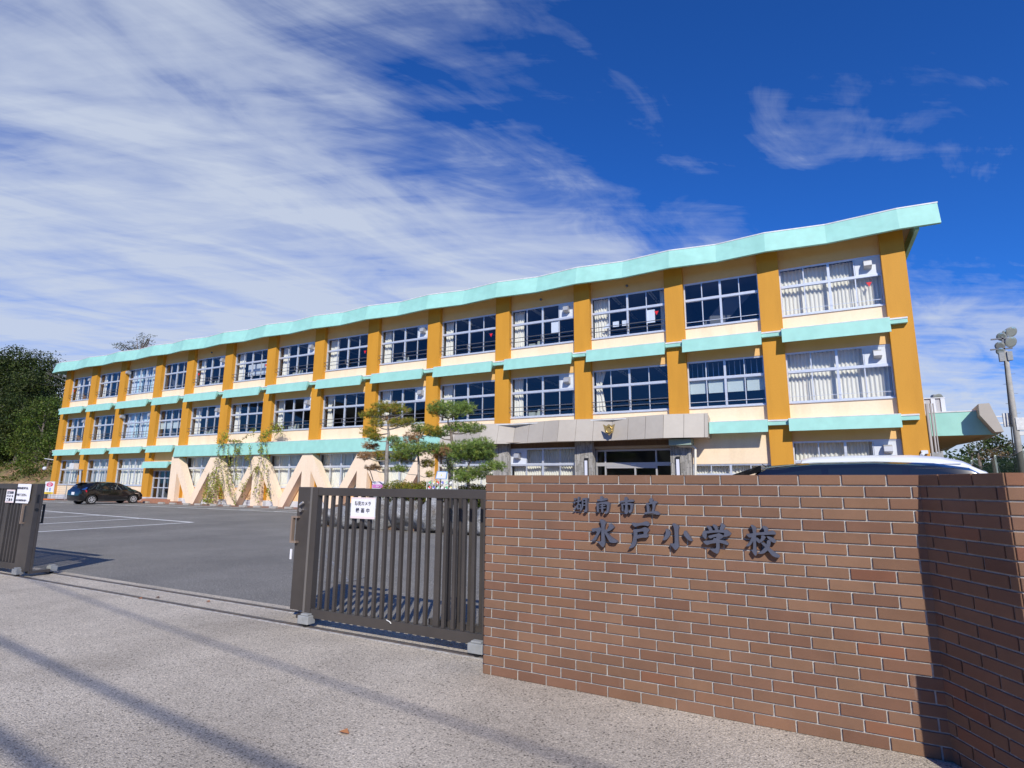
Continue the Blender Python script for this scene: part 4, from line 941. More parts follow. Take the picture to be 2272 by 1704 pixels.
YG = [(.26, .28, .03), (.34, .30, .03), (.40, .28, .05), (.16, .20, .03)]; BRN = [(.40, .22, .10), (.34, .22, .10), (.45, .27, .13)]
GRN = [(.18, .28, .06), (.24, .34, .07), (.12, .18, .05), (.30, .36, .07)]; PALN = [YG, BRN, GRN]
def pine(lab, Y, trunk, pads, limbs, r0, barkm, base=.7, ln=.10, per=62):
    T = [G3(x, y, Y) for x, y in trunk]; T[0] = Vector((T[0].x, Y, base))
    r = empty('garden_pine', (T[0].x, Y, base), lab, 'pine tree', 'pruned pines in the garden bed')
    nT = len(T); tb = MB(); pts = []
    for i in range(nT-1):
        for q in range(4): pts.append(T[i].lerp(T[i+1], q/4)+Vector((.012*math.sin(i*5+q*2), .03*math.sin(i*3+q), 0)))
    pts.append(T[-1]); rs = [r0*(1-.78*i/(len(pts)-1)) for i in range(len(pts))]
    tb.tube(pts, rs, 9); tb.build('trunk', barkm, r, smooth=True)
    P = []; lb = MB(); k = G3(1, 0, Y).x-G3(0, 0, Y).x
    for j, (x, y, hw, hh, pi) in enumerate(pads):
        yy = Y+.28*math.sin(j*2.4+1)*(1 if j else 0); c = G3(x, y, yy)
        P.append((c.x, yy, c.z, hw*k*1.06, max(.14, hw*k*.85), hh*k*1.08, pi))
        # limb from the nearest lower trunk point
        tp = min(pts, key=lambda p: abs(p.z-(c.z-.16))+.25*abs(p.x-c.x))
        e_ = Vector((c.x, yy, c.z-hh*k*.45)); m_ = tp.lerp(e_, .5)+Vector((0, 0, -.05))
        lb.tube([tp, m_, e_], [r0*.32, r0*.22, r0*.1], 6)
        for q in range(7):
            t_ = e_+Vector(((RNG.random()-.5)*1.7*hw*k, (RNG.random()-.5)*1.2*hw*k, (RNG.random()-.1)*hh*k)); lb.tube([m_.lerp(e_, .3+.6*RNG.random()), e_.lerp(t_, .5)+Vector((0, 0, -.015)), t_], [.010, .007, .004], 4)
    lb.build('limb', barkm, r)
    needles('needle_foliage', P, per*10, ln, PALN, r)
pine('leftmost garden pine with sparse yellow and brown needles', 15.3, [(600, 1300), (603, 1000), (620, 730), (618, 520), (650, 330)],
     [(560, 270, 130, 55, 0), (720, 290, 115, 60, 0), (885, 325, 38, 24, 0), (400, 370, 130, 48, 0), (460, 480, 90, 44, 0), (625, 420, 70, 32, 1), (780, 485, 130, 42, 0), (900, 460, 75, 30, 0), (370, 600, 100, 48, 0), (430, 680, 105, 36, 0),
      (700, 700, 70, 30, 2), (380, 800, 100, 34, 1), (320, 930, 105, 42, 1), (420, 1090, 85, 34, 1), (520, 930, 70, 55, 0)], 0, .085, M_BARKG)
pine('slim second garden pine from the left with brownish green pads', 15.6, [(1040, 1280), (1042, 1050), (1032, 850), (1028, 740), (1075, 600)],
     [(1060, 560, 110, 52, 2), (960, 690, 105, 56, 1), (1220, 590, 100, 48, 0), (770, 800, 95, 45, 0), (900, 850, 160, 76, 2), (840, 960, 100, 56, 0), (720, 960, 70, 48, 2), (1110, 830, 110, 58, 2), (1160, 1030, 90, 46, 0), (770, 1105, 85, 36, 2), (1180, 1190, 50, 28, 0)], 0, .05, M_BARKG)
pine('tallest garden pine with a crooked trunk and flat cloud-pruned pads', 15.9, [(1470, 1290), (1478, 1080), (1440, 960), (1510, 780), (1480, 650), (1455, 560), (1440, 420)],
     [(1340, 275, 140, 62, 2), (1540, 305, 170, 66, 2), (1265, 310, 70, 55, 0), (1690, 265, 90, 50, 2), (1380, 590, 55, 38, 2), (1560, 540, 120, 46, 2), (1770, 560, 125, 48, 2), (1290, 640, 90, 26, 2), (1240, 850, 100, 56, 0), (1370, 830, 95, 48, 2), (1455, 1070, 60, 48, 2), (1340, 900, 80, 60, 1)], 0, .095, M_BARK)
pine('low broad garden pine with bright green layered pads beside the brick wall', 15.1, [(1710, 1300), (1720, 1130), (1728, 1040), (1750, 960)],
     [(1740, 840, 220, 92, 2), (1900, 810, 130, 80, 2), (1600, 930, 120, 66, 2), (1860, 930, 170, 48, 2), (2050, 1075, 130, 42, 2), (1600, 1140, 90, 42, 2), (1800, 1175, 165, 52, 2), (1650, 1235, 110, 38, 2), (1420, 860, 70, 46, 1)], 0, .06, M_BARK)
# wire rack with coloured balls, framed board, pink sign
ra = empty('wire_rack', (-10.45, 14.55, .9), 'white wire grid rack filled with colourful round ornaments', 'rack')
xa, xb = G3(1152, 1265, 14.55).x, G3(1498, 1270, 14.55).x; zt = G3(1300, 1260, 14.55).z; zb = zt-.62
w = MB()
for k in range(7): x = xa+(xb-xa)*k/6; w.tube([(x, 14.55, zb), (x, 14.55, zt)], .007, 5)
for k in range(5): z = zb+(zt-zb)*k/4; w.tube([(xa, 14.55, z), (xb, 14.55, z)], .007, 5)
for x in (xa, xb): w.tube([(x, 14.55, .3), (x, 14.55, zt)], .012, 6); w.tube([(x, 14.85, .6), (x, 14.85, zt)], .010, 6); w.tube([(x, 14.55, zt), (x, 14.85, zt)], .008, 6)
w.build('grid', M_WIRE, ra)
bc = [(.05, .4, .15), (.7, .65, .3), (.7, .08, .08), (.12, .12, .5), (.4, .6, .45), (.75, .75, .75)]; q = 0
for r_ in range(3):
    for k in range(6):
        cc = bc[(k+r_*2) % 6]; x = xa+(xb-xa)*(k+.5)/6; z = zt-(zt-zb)*(r_+.55)/4
        g_ = empty('ball_ornament', (x, 14.60, z), ['green', 'pale yellow', 'red', 'dark blue', 'sage green', 'all white'][(k+r_*2) % 6]+' ornament, '+['leftmost', 'second from left', 'third from left', 'third from right', 'second from right', 'rightmost'][k]+' in the '+['top', 'middle', 'bottom'][r_]+' row of wire rack', 'ornament', 'round ornaments in the wire rack')
        MB().sphere((x, 14.60, z), .05, 10, 6).build('ball', mat('ball_%d' % ((k+r_*2) % 6), cc, .4), g_, smooth=True)
        MB().sphere((x-.012, 14.585, z-.02), .042, 8, 5).build('white_half', M_PAPER, g_, smooth=True)
fb = empty('framed_board', (-10.2, 14.7, zt), 'small tilted white picture board with a light blue frame on the wire rack', 'board')
pts = [G3(x, y, 14.72) for x, y in ((1262, 1245), (1415, 1250), (1432, 1145), (1290, 1138))]
mb = MB(); mb.loft([[(p.x, p.y, p.z) for p in pts], [(p.x, p.y+.02, p.z) for p in pts]]); mb.build('frame', mat('light_blue_frame', (.22, .42, .70), .5), fb)
cc = sum(pts, Vector())/4; pin = [cc.lerp(p, .84)+Vector((0, -.004, 0)) for p in pts]
mb = MB(); mb.add(pin, [(0, 1, 2, 3)]); mb.build('picture', M_PAPER, fb)
MB().sphere((cc.x, cc.y-.004, cc.z), .03, 8, 5, (1, .1, 1.2)).build('yellow_spot', mat('pale_yellow', (.8, .75, .3), .6), fb)
ps = empty('pink_sign', (-14.0, 15.9, .9), 'small white and pink name sign left of the hedge', 'sign')
a, b = G3(404, 1278, 15.9), G3(530, 1362, 15.9); a2 = G3(404, 1400, 15.9)
MB().box(a.x, b.x+.1, 15.9, 15.92, a2.z, a.z).build('board', M_PAPER, ps)
MB().box(a.x+.02, b.x+.08, 15.892, 15.898, G3(0, 1362, 15.9).z, G3(0, 1316, 15.9).z).build('pink_band', mat('pink', (.62, .22, .55), .6), ps)
place_text('さくら', .085, ((a.x+b.x)/2+.1, 15.895, G3(0, 1296, 15.9).z), 'lettering', mat('pink', (.62, .22, .55)), ps, .001)
place_text('Sakura F', .06, ((a.x+b.x)/2+.08, 15.889, G3(0, 1338, 15.9).z), 'lettering', M_PAPER, ps, .001, .001)
MB().box((a.x+b.x)/2, (a.x+b.x)/2+.04, 15.93, 15.96, .5, a.z).build('post', M_WIRE, ps)
MB().tube([G3(375, 1130, 15.95), G3(420, 1275, 15.95)], .015, 5).build('cane', M_BARK, ps)

# ================================================================== VEHICLES
def vehicle(root, sts, wheels, wr, glass, paint, half=.85, arch=.07, trim=None, glassm=None, lights=(), plate=None, bz=.2):
    """sts: x, z_bottom, z_belt, z_top, half width at belt, half width at top   (nose towards +x, origin at ground centre)"""
    rings = []
    for (x, zb, zl, zt, wb, wt) in sts:
        hr = [(.0, zb), (.75*wb, zb), (.95*wb, zb+.06), (wb, zb+.22*(zl-zb)+.06), (wb*1.0, zl-.25*(zl-zb)), (wb*.985, zl-.03), (wb*.955, zl), (wt+(wb*.955-wt)*.25+.012, zl+(zt-zl)*.72), (wt, zl+(zt-zl)*.93), (wt*.80, zt-.006*(zt-zl)), (.0, zt+.012)]
        rings.append([(x, -y, z) for y, z in hr]+[(x, y, z) for y, z in reversed(hr[1:-1])])
    body = MB().loft(rings)
    me = bpy.data.meshes.new('tmp'); me.from_pydata(body.v, [], body.f)
    bm = bmesh.new(); bm.from_mesh(me); bmesh.ops.recalc_face_normals(bm, faces=bm.faces); bm.to_mesh(me); bm.free()
    bo = bpy.data.objects.new('tmp', me); COL.objects.link(bo)
    c = MB()
    for x in wheels:
        for s_ in (-1, 1): c.tube([(x, s_*(half-.30), wr), (x, s_*(half+.2), wr)], wr+arch, 28)
    co = c.build('tmpc', M_BLACK); md = bo.modifiers.new('b', 'BOOLEAN'); md.object = co; md.operation = 'DIFFERENCE'; md.solver = 'EXACT'
    dg = bpy.context.evaluated_depsgraph_get(); dg.update(); nm = bpy.data.meshes.new_from_object(bo.evaluated_get(dg)); nm.name = 'body'
    bpy.data.objects.remove(bo); bpy.data.objects.remove(co)
    nm.materials.clear(); ob = finish(nm, 'body', paint, root, fixn=False)
    for p in ob.data.polygons: p.use_smooth = True
    md = ob.modifiers.new('edges', 'EDGE_SPLIT'); md.split_angle = math.radians(32)
    def surf(x, t):                            # side point at belt-to-top fraction t
        i = 0
        while i < len(sts)-2 and sts[i+1][0] < x: i += 1
        a, b = sts[i], sts[i+1]; u = (x-a[0])/(b[0]-a[0]); q = [a[j]+(b[j]-a[j])*u for j in range(6)]
        k = [(0, q[4]*.955), (.72, q[5]+(q[4]*.955-q[5])*.25+.012), (.93, q[5]), (1, q[5]*.8)]
        for (t0, y0), (t1, y1) in zip(k, k[1:]):
            if t <= t1: yy = y0+(y1-y0)*(t-t0)/(t1-t0); break
        return q[2]+(q[3]-q[2])*t, yy
    for (xa, xb, ta0, ta1, tb0, tb1) in glass:
        for s_ in (-1, 1):
            m_ = MB(); n_ = 6; V = []
            for i in range(n_+1):
                u = i/n_; x = xa+(xb-xa)*u
                for v_ in (0, .33, .66, 1): t = (ta0+(tb0-ta0)*u)*(1-v_)+(ta1+(tb1-ta1)*u)*v_; z, y = surf(x, t); V.append((x, s_*(y+.007), z))
            m_.add(V, [(i*4+j, i*4+j+1, i*4+j+5, i*4+j+4) for i in range(n_) for j in range(3)])
            g_ = m_.build('side_window', glassm or M_DARKGLASS, smooth=True); g_.parent = root
    for x in wheels:
        for s_ in (-1, 1):
            y0, y1 = s_*(half-.20), s_*(half-.005)
            t_ = MB().tube([(x, y0, wr), (x, y0+s_*.02, wr), (x, y1-s_*.02, wr), (x, y1, wr)], [wr*.96, wr, wr, wr*.95], 28); wo_ = t_.build('wheel', M_TYRE, smooth=False); wo_.parent = root
            r_ = MB().tube([(x, y1-s_*.03, wr), (x, y1+s_*.003, wr)], wr*.60, 28); o_ = r_.build('rim_back', M_BLACK); o_.parent = wo_
            sp_ = MB()
            for k in range(7):
                a_ = 2*math.pi*k/7; ca_, sa_ = math.cos(a_), math.sin(a_)
                q_ = [(ca_*wr*.08-sa_*wr*.07, sa_*wr*.08+ca_*wr*.07), (ca_*wr*.08+sa_*wr*.07, sa_*wr*.08-ca_*wr*.07), (ca_*wr*.62+sa_*wr*.045, sa_*wr*.62-ca_*wr*.045), (ca_*wr*.62-sa_*wr*.045, sa_*wr*.62+ca_*wr*.045)]
                sp_.loft([[(x+u, y1+s_*.004, wr+v) for u, v in q_], [(x+u, y1+s_*.016, wr+v) for u, v in q_]])
            rr_ = [(x+wr*.62*math.cos(2*math.pi*k/28), y1+s_*.008, wr+wr*.62*math.sin(2*math.pi*k/28)) for k in range(29)]; sp_.tube(rr_, .012, 5)
            o_ = sp_.build('rim', M_RIM); o_.parent = wo_
    return ob, surf
M_DARKGLASS = mat('dark_tinted_glass', (.012, .015, .018), .03, spec=.8)
M_RIM = mat('alloy_rim', (.72, .72, .74), .35, metal=.4)
M_TAIL = mat('tail_light_red', (.55, .01, .03), .15, coat=.6)
def panel_quad(name, pts, m, root, th=.006):
    V = [Vector(p) for p in pts]; n_ = (V[1]-V[0]).cross(V[-1]-V[0]).normalized()*th
    o = MB().loft([[tuple(v-n_) for v in V], [tuple(v+n_) for v in V]]).build(name, m); o.parent = root; return o
# black hatchback by the left end of the school, nose to the building
hb = empty('parked_hatchback', (0, 0, 0), 'black hatchback parked nose-in by the left end of the school', 'car')
sts = [(-2.00, .32, .62, .66, .70, .60), (-1.96, .24, .90, .92, .80, .62), (-1.80, .20, .93, 1.16, .83, .60), (-1.55, .19, .93, 1.36, .845, .575), (-1.0, .18, .92, 1.44, .848, .57), (-.3, .17, .91, 1.445, .848, .57), (.25, .17, .90, 1.40, .848, .565),
       (.75, .17, .89, 1.22, .848, .60), (1.15, .18, .87, 1.02, .845, .64), (1.45, .19, .83, .92, .835, .62), (1.75, .20, .74, .80, .79, .58), (1.93, .23, .60, .66, .68, .50), (2.0, .30, .50, .54, .50, .40)]
vehicle(hb, sts, (-1.27, 1.28), .30, [(-1.42, -.82, .12, .50, .10, .78), (-.74, -.05, .10, .82, .08, .84), (.03, .78, .08, .84, .10, .62)], M_BLPAINT, glassm=M_CARGLASS2 if 'M_CARGLASS2' in globals() else None)
panel_quad('rear_window', [(-1.895, -.55, 1.03), (-1.895, .55, 1.03), (-1.64, .50, 1.31), (-1.64, -.50, 1.31)], M_DARKGLASS, hb, .012)
panel_quad('windscreen', [(1.18, -.60, 1.03), (1.18, .60, 1.03), (.45, .54, 1.34), (.45, -.54, 1.34)], M_DARKGLASS, hb, .012)
MB().box(-2.03, -1.5, -.52, .52, 1.372, 1.398).build('spoiler', M_BLPAINT).parent = hb
for s_ in (-1, 1):
    a_ = MB().loft([[(-1.99, s_*.60, .74), (-1.60, s_*.862, .78), (-1.63, s_*.855, .92), (-1.93, s_*.72, .94)], [(-1.93, s_*.58, .74), (-1.62, s_*.80, .78), (-1.64, s_*.80, .92), (-1.88, s_*.70, .94)]]).build('tail_light', M_TAIL); a_.parent = hb
    c_ = MB().loft([[(-1.92, s_*.735, .945), (-1.70, s_*.84, .93), (-1.58, s_*.80, 1.08), (-1.62, s_*.76, 1.10)], [(-1.88, s_*.70, .945), (-1.70, s_*.80, .93), (-1.58, s_*.76, 1.08), (-1.62, s_*.72, 1.10)]]).build('clear_lens', M_CHROME); c_.parent = hb
    MB().sphere((.72, s_*.96, .98), .1, 8, 5, (.8, 1, .7)).build('door_mirror', M_BLPAINT, smooth=True).parent = hb
    for x in (-.68, .28): MB().box(x, x+.17, s_*.852, s_*.872, .78, .805).build('door_handle', M_BLPAINT).parent = hb
    MB().box(1.35, 1.55, s_*.846, s_*.852, .66, .69).build('side_badge', M_CHROME).parent = hb
p_ = MB().box(-2.012, -1.995, -.165, .165, .62, .79).build('number_plate', M_PAPER); p_.parent = hb
MB().box(-1.975, -1.962, -.45, .45, .30, .42).build('lower_bumper', M_BLACK).parent = hb
hb.rotation_euler.z = math.pi/2; hb.location = (-42.1, 21.15, .0)
# black minivan and white van behind the wall
def van(name, lab, Lh, H, paint, roofs, wb, loc, g, half=.86, wr=.33):
    r = empty(name, (0, 0, 0), lab, 'van'); vehicle(r, roofs, wb, wr, g, paint, half=half); r.location = loc; return r
Hh = 1.85
sts = [(-2.35, .35, .95, .99, .78, .70), (-2.30, .25, 1.05, 1.35, .84, .70), (-2.18, .22, 1.08, 1.68, .86, .68), (-1.95, .21, 1.08, 1.84, .865, .665), (-1.2, .20, 1.06, 1.90, .865, .66), (-.3, .20, 1.04, 1.91, .865, .66), (.5, .20, 1.02, 1.87, .865, .66),
       (.95, .20, 1.01, 1.79, .865, .67), (1.40, .20, 1.0, 1.48, .86, .68), (1.75, .20, .98, 1.20, .855, .70), (2.05, .22, .90, 1.02, .82, .62), (2.30, .26, .72, .80, .72, .5), (2.38, .33, .60, .62, .5, .4)]
bv = van('black_minivan', 'black minivan, only its roof line showing above the brick wall', 4.7, Hh, M_BLPAINT, sts, (-1.45, 1.4), (1.28, 11.75, 0), [(-2.0, -1.1, .14, .78, .12, .86), (-1.0, .05, .12, .86, .10, .88), (.15, 1.15, .10, .88, .08, .80)])
MB().loft([[(-2.55, -.58, 1.68), (-2.05, -.62, 1.85), (-2.05, -.62, 1.74), (-2.5, -.58, 1.60)], [(-2.55, .58, 1.68), (-2.05, .62, 1.85), (-2.05, .62, 1.74), (-2.5, .58, 1.60)]]).build('spoiler', M_BLPAINT).parent = bv
panel_quad('windscreen', [(1.72, -.66, 1.22), (1.72, .66, 1.22), (1.02, .62, 1.70), (1.02, -.62, 1.70)], M_DARKGLASS, bv, .012)
MB().box(-1.98, .9, -.672, -.655, 1.775, 1.785).build('roof_moulding', M_CHROME).parent = bv
MB().tube([(-1.9, -.3, 1.78), (-2.05, -.3, 1.88)], .006, 5).build('aerial', M_BLACK).parent = bv
sts = [(-2.42, .35, 1.05, 1.15, .80, .76), (-2.40, .28, 1.15, 2.00, .84, .74), (-2.33, .25, 1.18, 2.18, .845, .73), (-2.1, .24, 1.18, 2.235, .845, .72), (-1.2, .23, 1.18, 2.26, .845, .72), (0, .23, 1.18, 2.25, .845, .72), (.55, .23, 1.17, 2.20, .845, .72), (.95, .23, 1.16, 2.10, .845, .72),
       (1.35, .23, 1.14, 1.86, .845, .73), (1.75, .23, 1.10, 1.52, .84, .74), (2.10, .24, 1.02, 1.22, .83, .72), (2.32, .26, .86, .98, .78, .62), (2.42, .33, .70, .72, .6, .5)]
wv = van('white_van', 'tall white van, only its rounded roof showing behind the black minivan', 4.84, 2.25, M_WPAINT, sts, (-1.25, 1.3), (2.18, 16.9, 0), [(-2.15, -1.2, .15, .62, .14, .62), (-1.1, -.1, .14, .62, .13, .62), (0, 1.25, .13, .62, .10, .66)], half=.84)
panel_quad('windscreen', [(2.08, -.66, 1.25), (2.08, .66, 1.25), (1.12, .64, 2.0), (1.12, -.64, 2.0)], M_DARKGLASS, wv, .012)
MB().box(-2.2, .9, -.752, -.735, 2.02, 2.03).build('roof_gutter', M_ALU).parent = wv

# ================================================================== SMALL THINGS IN THE YARD
ws0 = None
for k, x in enumerate([-39.2, -37.9, -36.4, -35.2, -33.6, -32.3, -30.8, -29.5, -28.1, -26.8, -25.3, -24.0, -41.6, -43.1]):
    if ws0 is None:
        ws0 = MB().loft([[(x-.3, y, z) for y, z in ((-.08, .0), (.08, .0), (.06, .11), (-.06, .11))], [(x+.3, y, z) for y, z in ((-.08, .0), (.08, .0), (.06, .11), (-.06, .11))]]); x00 = x
        ws0 = MB().loft([[(-.3, y, z) for y, z in ((-.08, .0), (.08, .0), (.06, .11), (-.06, .11))], [(.3, y, z) for y, z in ((-.08, .0), (.08, .0), (.06, .11), (-.06, .11))]]).build('wheel_stop', M_CONC); o = ws0
    else: o = ws0.copy(); COL.objects.link(o)
    o.location = (x, 23.15 if k < 12 else 23.5, .006)
    tag(o, (['leftmost', 'second from left', 'third from left', 'fourth from left', 'fifth from left', 'sixth from left', 'sixth from right', 'fifth from right', 'fourth from right', 'third from right', 'second from right', 'rightmost'][k]+' of the concrete wheel stops before the cream braces') if k < 12 else ['concrete wheel stop under the nose of the black hatchback, right one', 'concrete wheel stop under the nose of the black hatchback, left one'][k-12], 'wheel stop', 'concrete wheel stops along the school')
# poster board
C2 = crop(95, 1060, 40/1659); Yp = 22.6
pb_ = empty('poster_board', (C2(600, 900, Yp).x, Yp, 0), 'red, white and yellow safety poster on a post with an orange base', 'poster')
x0 = C2(170, 900, Yp).x; x1 = C2(1010, 900, Yp).x; z1 = C2(240, 350, Yp).z; z0 = C2(90, 1480, Yp).z; ww = x1-x0; hh = z1-z0
MB().box(x0, x1, Yp, Yp+.03, z0, z1).build('board', M_PAPER, pb_)
MB().box(x0, x1, Yp-.004, Yp-.001, z0, z0+hh*.16).build('yellow_strip', mat('poster_yellow', (.80, .58, .05), .6), pb_)
pts = []
for k in range(28):
    a_ = 2*math.pi*k/28; r_ = 1 if k % 2 else .78; pts.append((x0+ww*(.52+.42*r_*math.cos(a_)), z0+hh*(.76+.2*r_*math.sin(a_))))
MB().loft([[(x, Yp-.006, z) for x, z in pts], [(x, Yp-.002, z) for x, z in pts]]).build('red_burst', mat('poster_red', (.65, .04, .12), .6), pb_)
place_text('とび出し', hh*.13, (x0+ww*.52, Yp-.008, z0+hh*.80), 'lettering', M_PAPER, pb_, .0008, .003, sx=1.5)
place_text('注意!', hh*.13, (x0+ww*.52, Yp-.008, z0+hh*.67), 'lettering', M_PAPER, pb_, .0008, .003, sx=1.5)
place_text('こども多し徐行', hh*.09, (x0+ww*.5, Yp-.006, z0+hh*.08), 'lettering', M_INK, pb_, .0008, .002, sx=1.3)
for (u, v_, r_, c_) in ((.3, .46, .09, (.78, .55, .35)), (.32, .33, .10, (.4, .4, .38)), (.62, .42, .12, (.30, .32, .65)), (.62, .28, .1, (.15, .35, .6))):
    MB().sphere((x0+ww*u, Yp-.002, z0+hh*v_), hh*r_, 12, 6, (1.3, .05, .8)).build('printed_shape', mat('print_%02d' % int(u*100+v_*10), c_, .6), pb_)
MB().box((x0+x1)/2-.02, (x0+x1)/2+.02, Yp+.035, Yp+.07, .06, z1-.1).build('post', M_GALV, pb_)
MB().box(x0+.1, x1-.1, Yp-.25, Yp+.25, .006, .09).build('base', mat('orange_rubber', (.70, .16, .03), .7), pb_, bevel=.02)
# low wire barrier beside the poster
wf = empty('wire_barrier', (-54, 23.6, 0), 'thin white wire mesh barrier in front of the leftmost ground floor windows', 'barrier')
m_ = MB()
for x in (-55.4, -53.0, -50.6): m_.tube([(x, 23.6, .004), (x, 23.6, 1.5)], .03, 6)
m_.build('post', M_GALV, wf); m_ = MB()
for k in range(9): z = .15+k*.16; m_.tube([(-55.4, 23.6, z), (-50.6, 23.6, z)], .006, 4)
for k in range(32): x = -55.4+k*.155; m_.tube([(x, 23.6, .1), (x, 23.6, 1.45)], .004, 4)
m_.build('mesh_panel', M_GALV, wf)
# retaining wall at the foot of the bank
rw = empty('retaining_wall', (-80, 25, 0), 'low dark grey concrete retaining wall below the earth bank', 'wall')
MB().box(-130, -58.6, 24.6, 25.1, -.02, 1.12).build('wall_body', mat('dark_concrete', (.10, .10, .11), .9, (.06, .06, .065), 1.2, bump=.4), rw)
MB().box(-130, -58.55, 24.55, 25.15, 1.122, 1.18).build('coping', mat('coping', (.16, .155, .15), .9), rw)

# climbing vines on the braces
B1 = crop(360, 940, 360/2212)
VP = [(.20, .28, .02), (.32, .40, .04), (.24, .17, .05), (.20, .13, .06), (.42, .44, .07)]
def vine(lab, strands, clumps, root_px):
    Yv = 24.05; r0 = B1(*root_px, Yv); r = empty('climbing_vine', (r0.x, Yv, .02), lab, 'climbing plant', 'climbing vines on the cream braces')
    st = MB(); P = []; 
    for s_ in strands:
        pts = [B1(x, y, Yv+.10) for x, y in s_]; out = []
        for i in range(len(pts)-1):
            n_ = max(2, int((pts[i]-pts[i+1]).length/.12))
            for q in range(n_): out.append(pts[i].lerp(pts[i+1], q/n_)+Vector((.025*math.sin(q*1.3+i), -.03*RNG.random(), 0)))
        out.append(pts[-1]); st.tube(out, .009, 4)
        for p in out:
            for _ in range(6): P.append(p+Vector((RNG.normal()*.06, RNG.normal()*.03-.02, RNG.normal()*.06)))
    for (x, y, hw, hh_, n_) in clumps:
        k = B1(1, 0, Yv).x-B1(0, 0, Yv).x
        for _ in range(int(n_*1.7)):
            u, v_ = RNG.normal()*.5, RNG.normal()*.5; c = B1(x+u*hw, y+v_*hh_, Yv); P.append(c+Vector((0, RNG.normal()*.06, 0)))
    st.build('stem', mat('vine_stem', (.22, .17, .10), .9), r)
    P = np.array([tuple(p) for p in P]); n_ = len(P); nn = rdir(n_); nn[:, 1] -= 1.0; nn /= np.linalg.norm(nn, axis=1)[:, None]
    t = np.cross(nn, rdir(n_)); t /= np.linalg.norm(t, axis=1)[:, None]; u = np.cross(nn, t); s_ = .05*(.5+.8*RNG.random((n_, 1)))
    quads('leaves', P, t*s_, u*s_, np.array(VP)[RNG.integers(0, 5, n_)]*(.7+.6*RNG.random((n_, 1))), M_LEAF, r)
vine('climbing vine hanging over the second brace with a thick yellowish lower part',
     [[(780, 280), (760, 420), (700, 640), (620, 820), (600, 1050)], [(835, 270), (838, 430), (850, 560), (880, 760), (905, 900)], [(775, 420), (740, 640), (760, 860), (740, 1000)], [(900, 300), (905, 420), (940, 700), (1000, 1080)], [(700, 660), (640, 760), (590, 900), (570, 1060)],
      [(1000, 290), (985, 420), (960, 560)], [(1050, 300), (1040, 430), (1010, 600), (1030, 760)], [(800, 600), (830, 800), (800, 1050)], [(780, 280), (830, 220), (890, 130)], [(890, 230), (1000, 250), (1070, 230)], [(840, 440), (790, 560), (700, 700)], [(900, 560), (890, 760), (930, 960), (990, 1090)]],
     [(860, 180, 70, 90, 130), (800, 250, 60, 40, 60), (1000, 240, 90, 30, 60), (640, 960, 80, 120, 260), (720, 800, 80, 150, 190), (620, 1060, 70, 30, 90), (1020, 370, 40, 60, 50), (780, 900, 90, 160, 140)], (640, 1085))
vine('climbing vine with a bright leafy clump on the third column above the mint canopy',
     [[(1350, 280), (1345, 420), (1310, 560), (1280, 760), (1250, 1000)], [(1410, 260), (1425, 330), (1440, 440), (1480, 560)], [(1385, 430), (1380, 600), (1340, 800), (1300, 1060)], [(1200, 290), (1200, 400), (1150, 470)], [(1150, 440), (1190, 520), (1205, 620)], [(1430, 560), (1440, 760), (1460, 960), (1480, 1040)],
      [(1350, 270), (1400, 180), (1500, 90), (1570, 40)], [(1290, 250), (1340, 180)], [(1100, 210), (1180, 160), (1260, 150)], [(1280, 600), (1200, 720), (1120, 850), (1080, 1000)]],
     [(1560, 60, 90, 80, 330), (1440, 130, 90, 50, 120), (1380, 200, 70, 60, 90), (1340, 350, 30, 60, 60), (1290, 620, 50, 60, 60), (1440, 930, 30, 80, 50), (1180, 470, 40, 60, 45), (1240, 90, 40, 30, 40), (1100, 880, 40, 90, 40)], (1260, 1100))

# ================================================================== TREES
DG = [(.022, .040, .008), (.035, .058, .010), (.06, .085, .014), (.04, .05, .012), (.09, .11, .02)]
BG = [(.07, .12, .015), (.10, .16, .02), (.05, .08, .012), (.14, .17, .03)]
def tree(name, lab, x, y, z0, h, r, pal, per=28, size=.22, grp=None, nb=16, trunkr=.3, low=.25, seed=1, squash=1.):
    g = np.random.default_rng(seed); t = empty(name, (x, y, z0), lab, 'tree', grp); bl = []
    bl.append((x, y, z0+h*.62, r*.72, r*.72, h*.30))
    for k in range(nb):
        a_ = g.random()*6.283; u = low+(1-low)*g.random(); rr = r*math.sin(min(1, max(.15, (1.06-u)*1.25))*math.pi/2)*.72
        s_ = r*(.26+.2*g.random()); bl.append((x+rr*math.cos(a_), y+rr*math.sin(a_), z0+h*(u*.93), s_, s_, s_*.8*squash))
    tr = MB(); tr.tube([(x, y, z0-.4), (x+.1*r, y, z0+h*.3), (x, y+.1, z0+h*.62), (x+.05, y, z0+h*.86)], [trunkr, trunkr*.75, trunkr*.45, trunkr*.15], 8)
    for b_ in bl[1:]: tr.tube([(x+.06*r, y, max(z0+h*.2, b_[2]-h*.22)), ((x+b_[0])/2, (y+b_[1])/2, b_[2]-h*.09), (b_[0], b_[1], b_[2])], [trunkr*.32, trunkr*.2, trunkr*.07], 5)
    tr.build('trunk', M_BARK, t)
    leafcloud('crown', bl, per, size, pal, t, shell=.45, clump=size*3.2)
    return t
grpL = 'trees on the bank beyond the left end of the school'
tree('broadleaf_tree', 'tallest dark evergreen with a rounded crown on the left bank', -90.5, 33.5, 3.2, 16.6, 6.6, DG, 260, .13, grpL, 34, .45, .1, 3)
tree('broadleaf_tree', 'dense dark tree cut by the left edge of the photo', -100, 33, 3, 15.0, 7.4, DG, 260, .13, grpL, 30, .45, .08, 4)
tree('broadleaf_tree', 'middle-height tree with olive leaves sloping down towards the school', -82.5, 31.5, 3, 11.2, 4.3, DG, 300, .12, grpL, 26, .3, .08, 5)
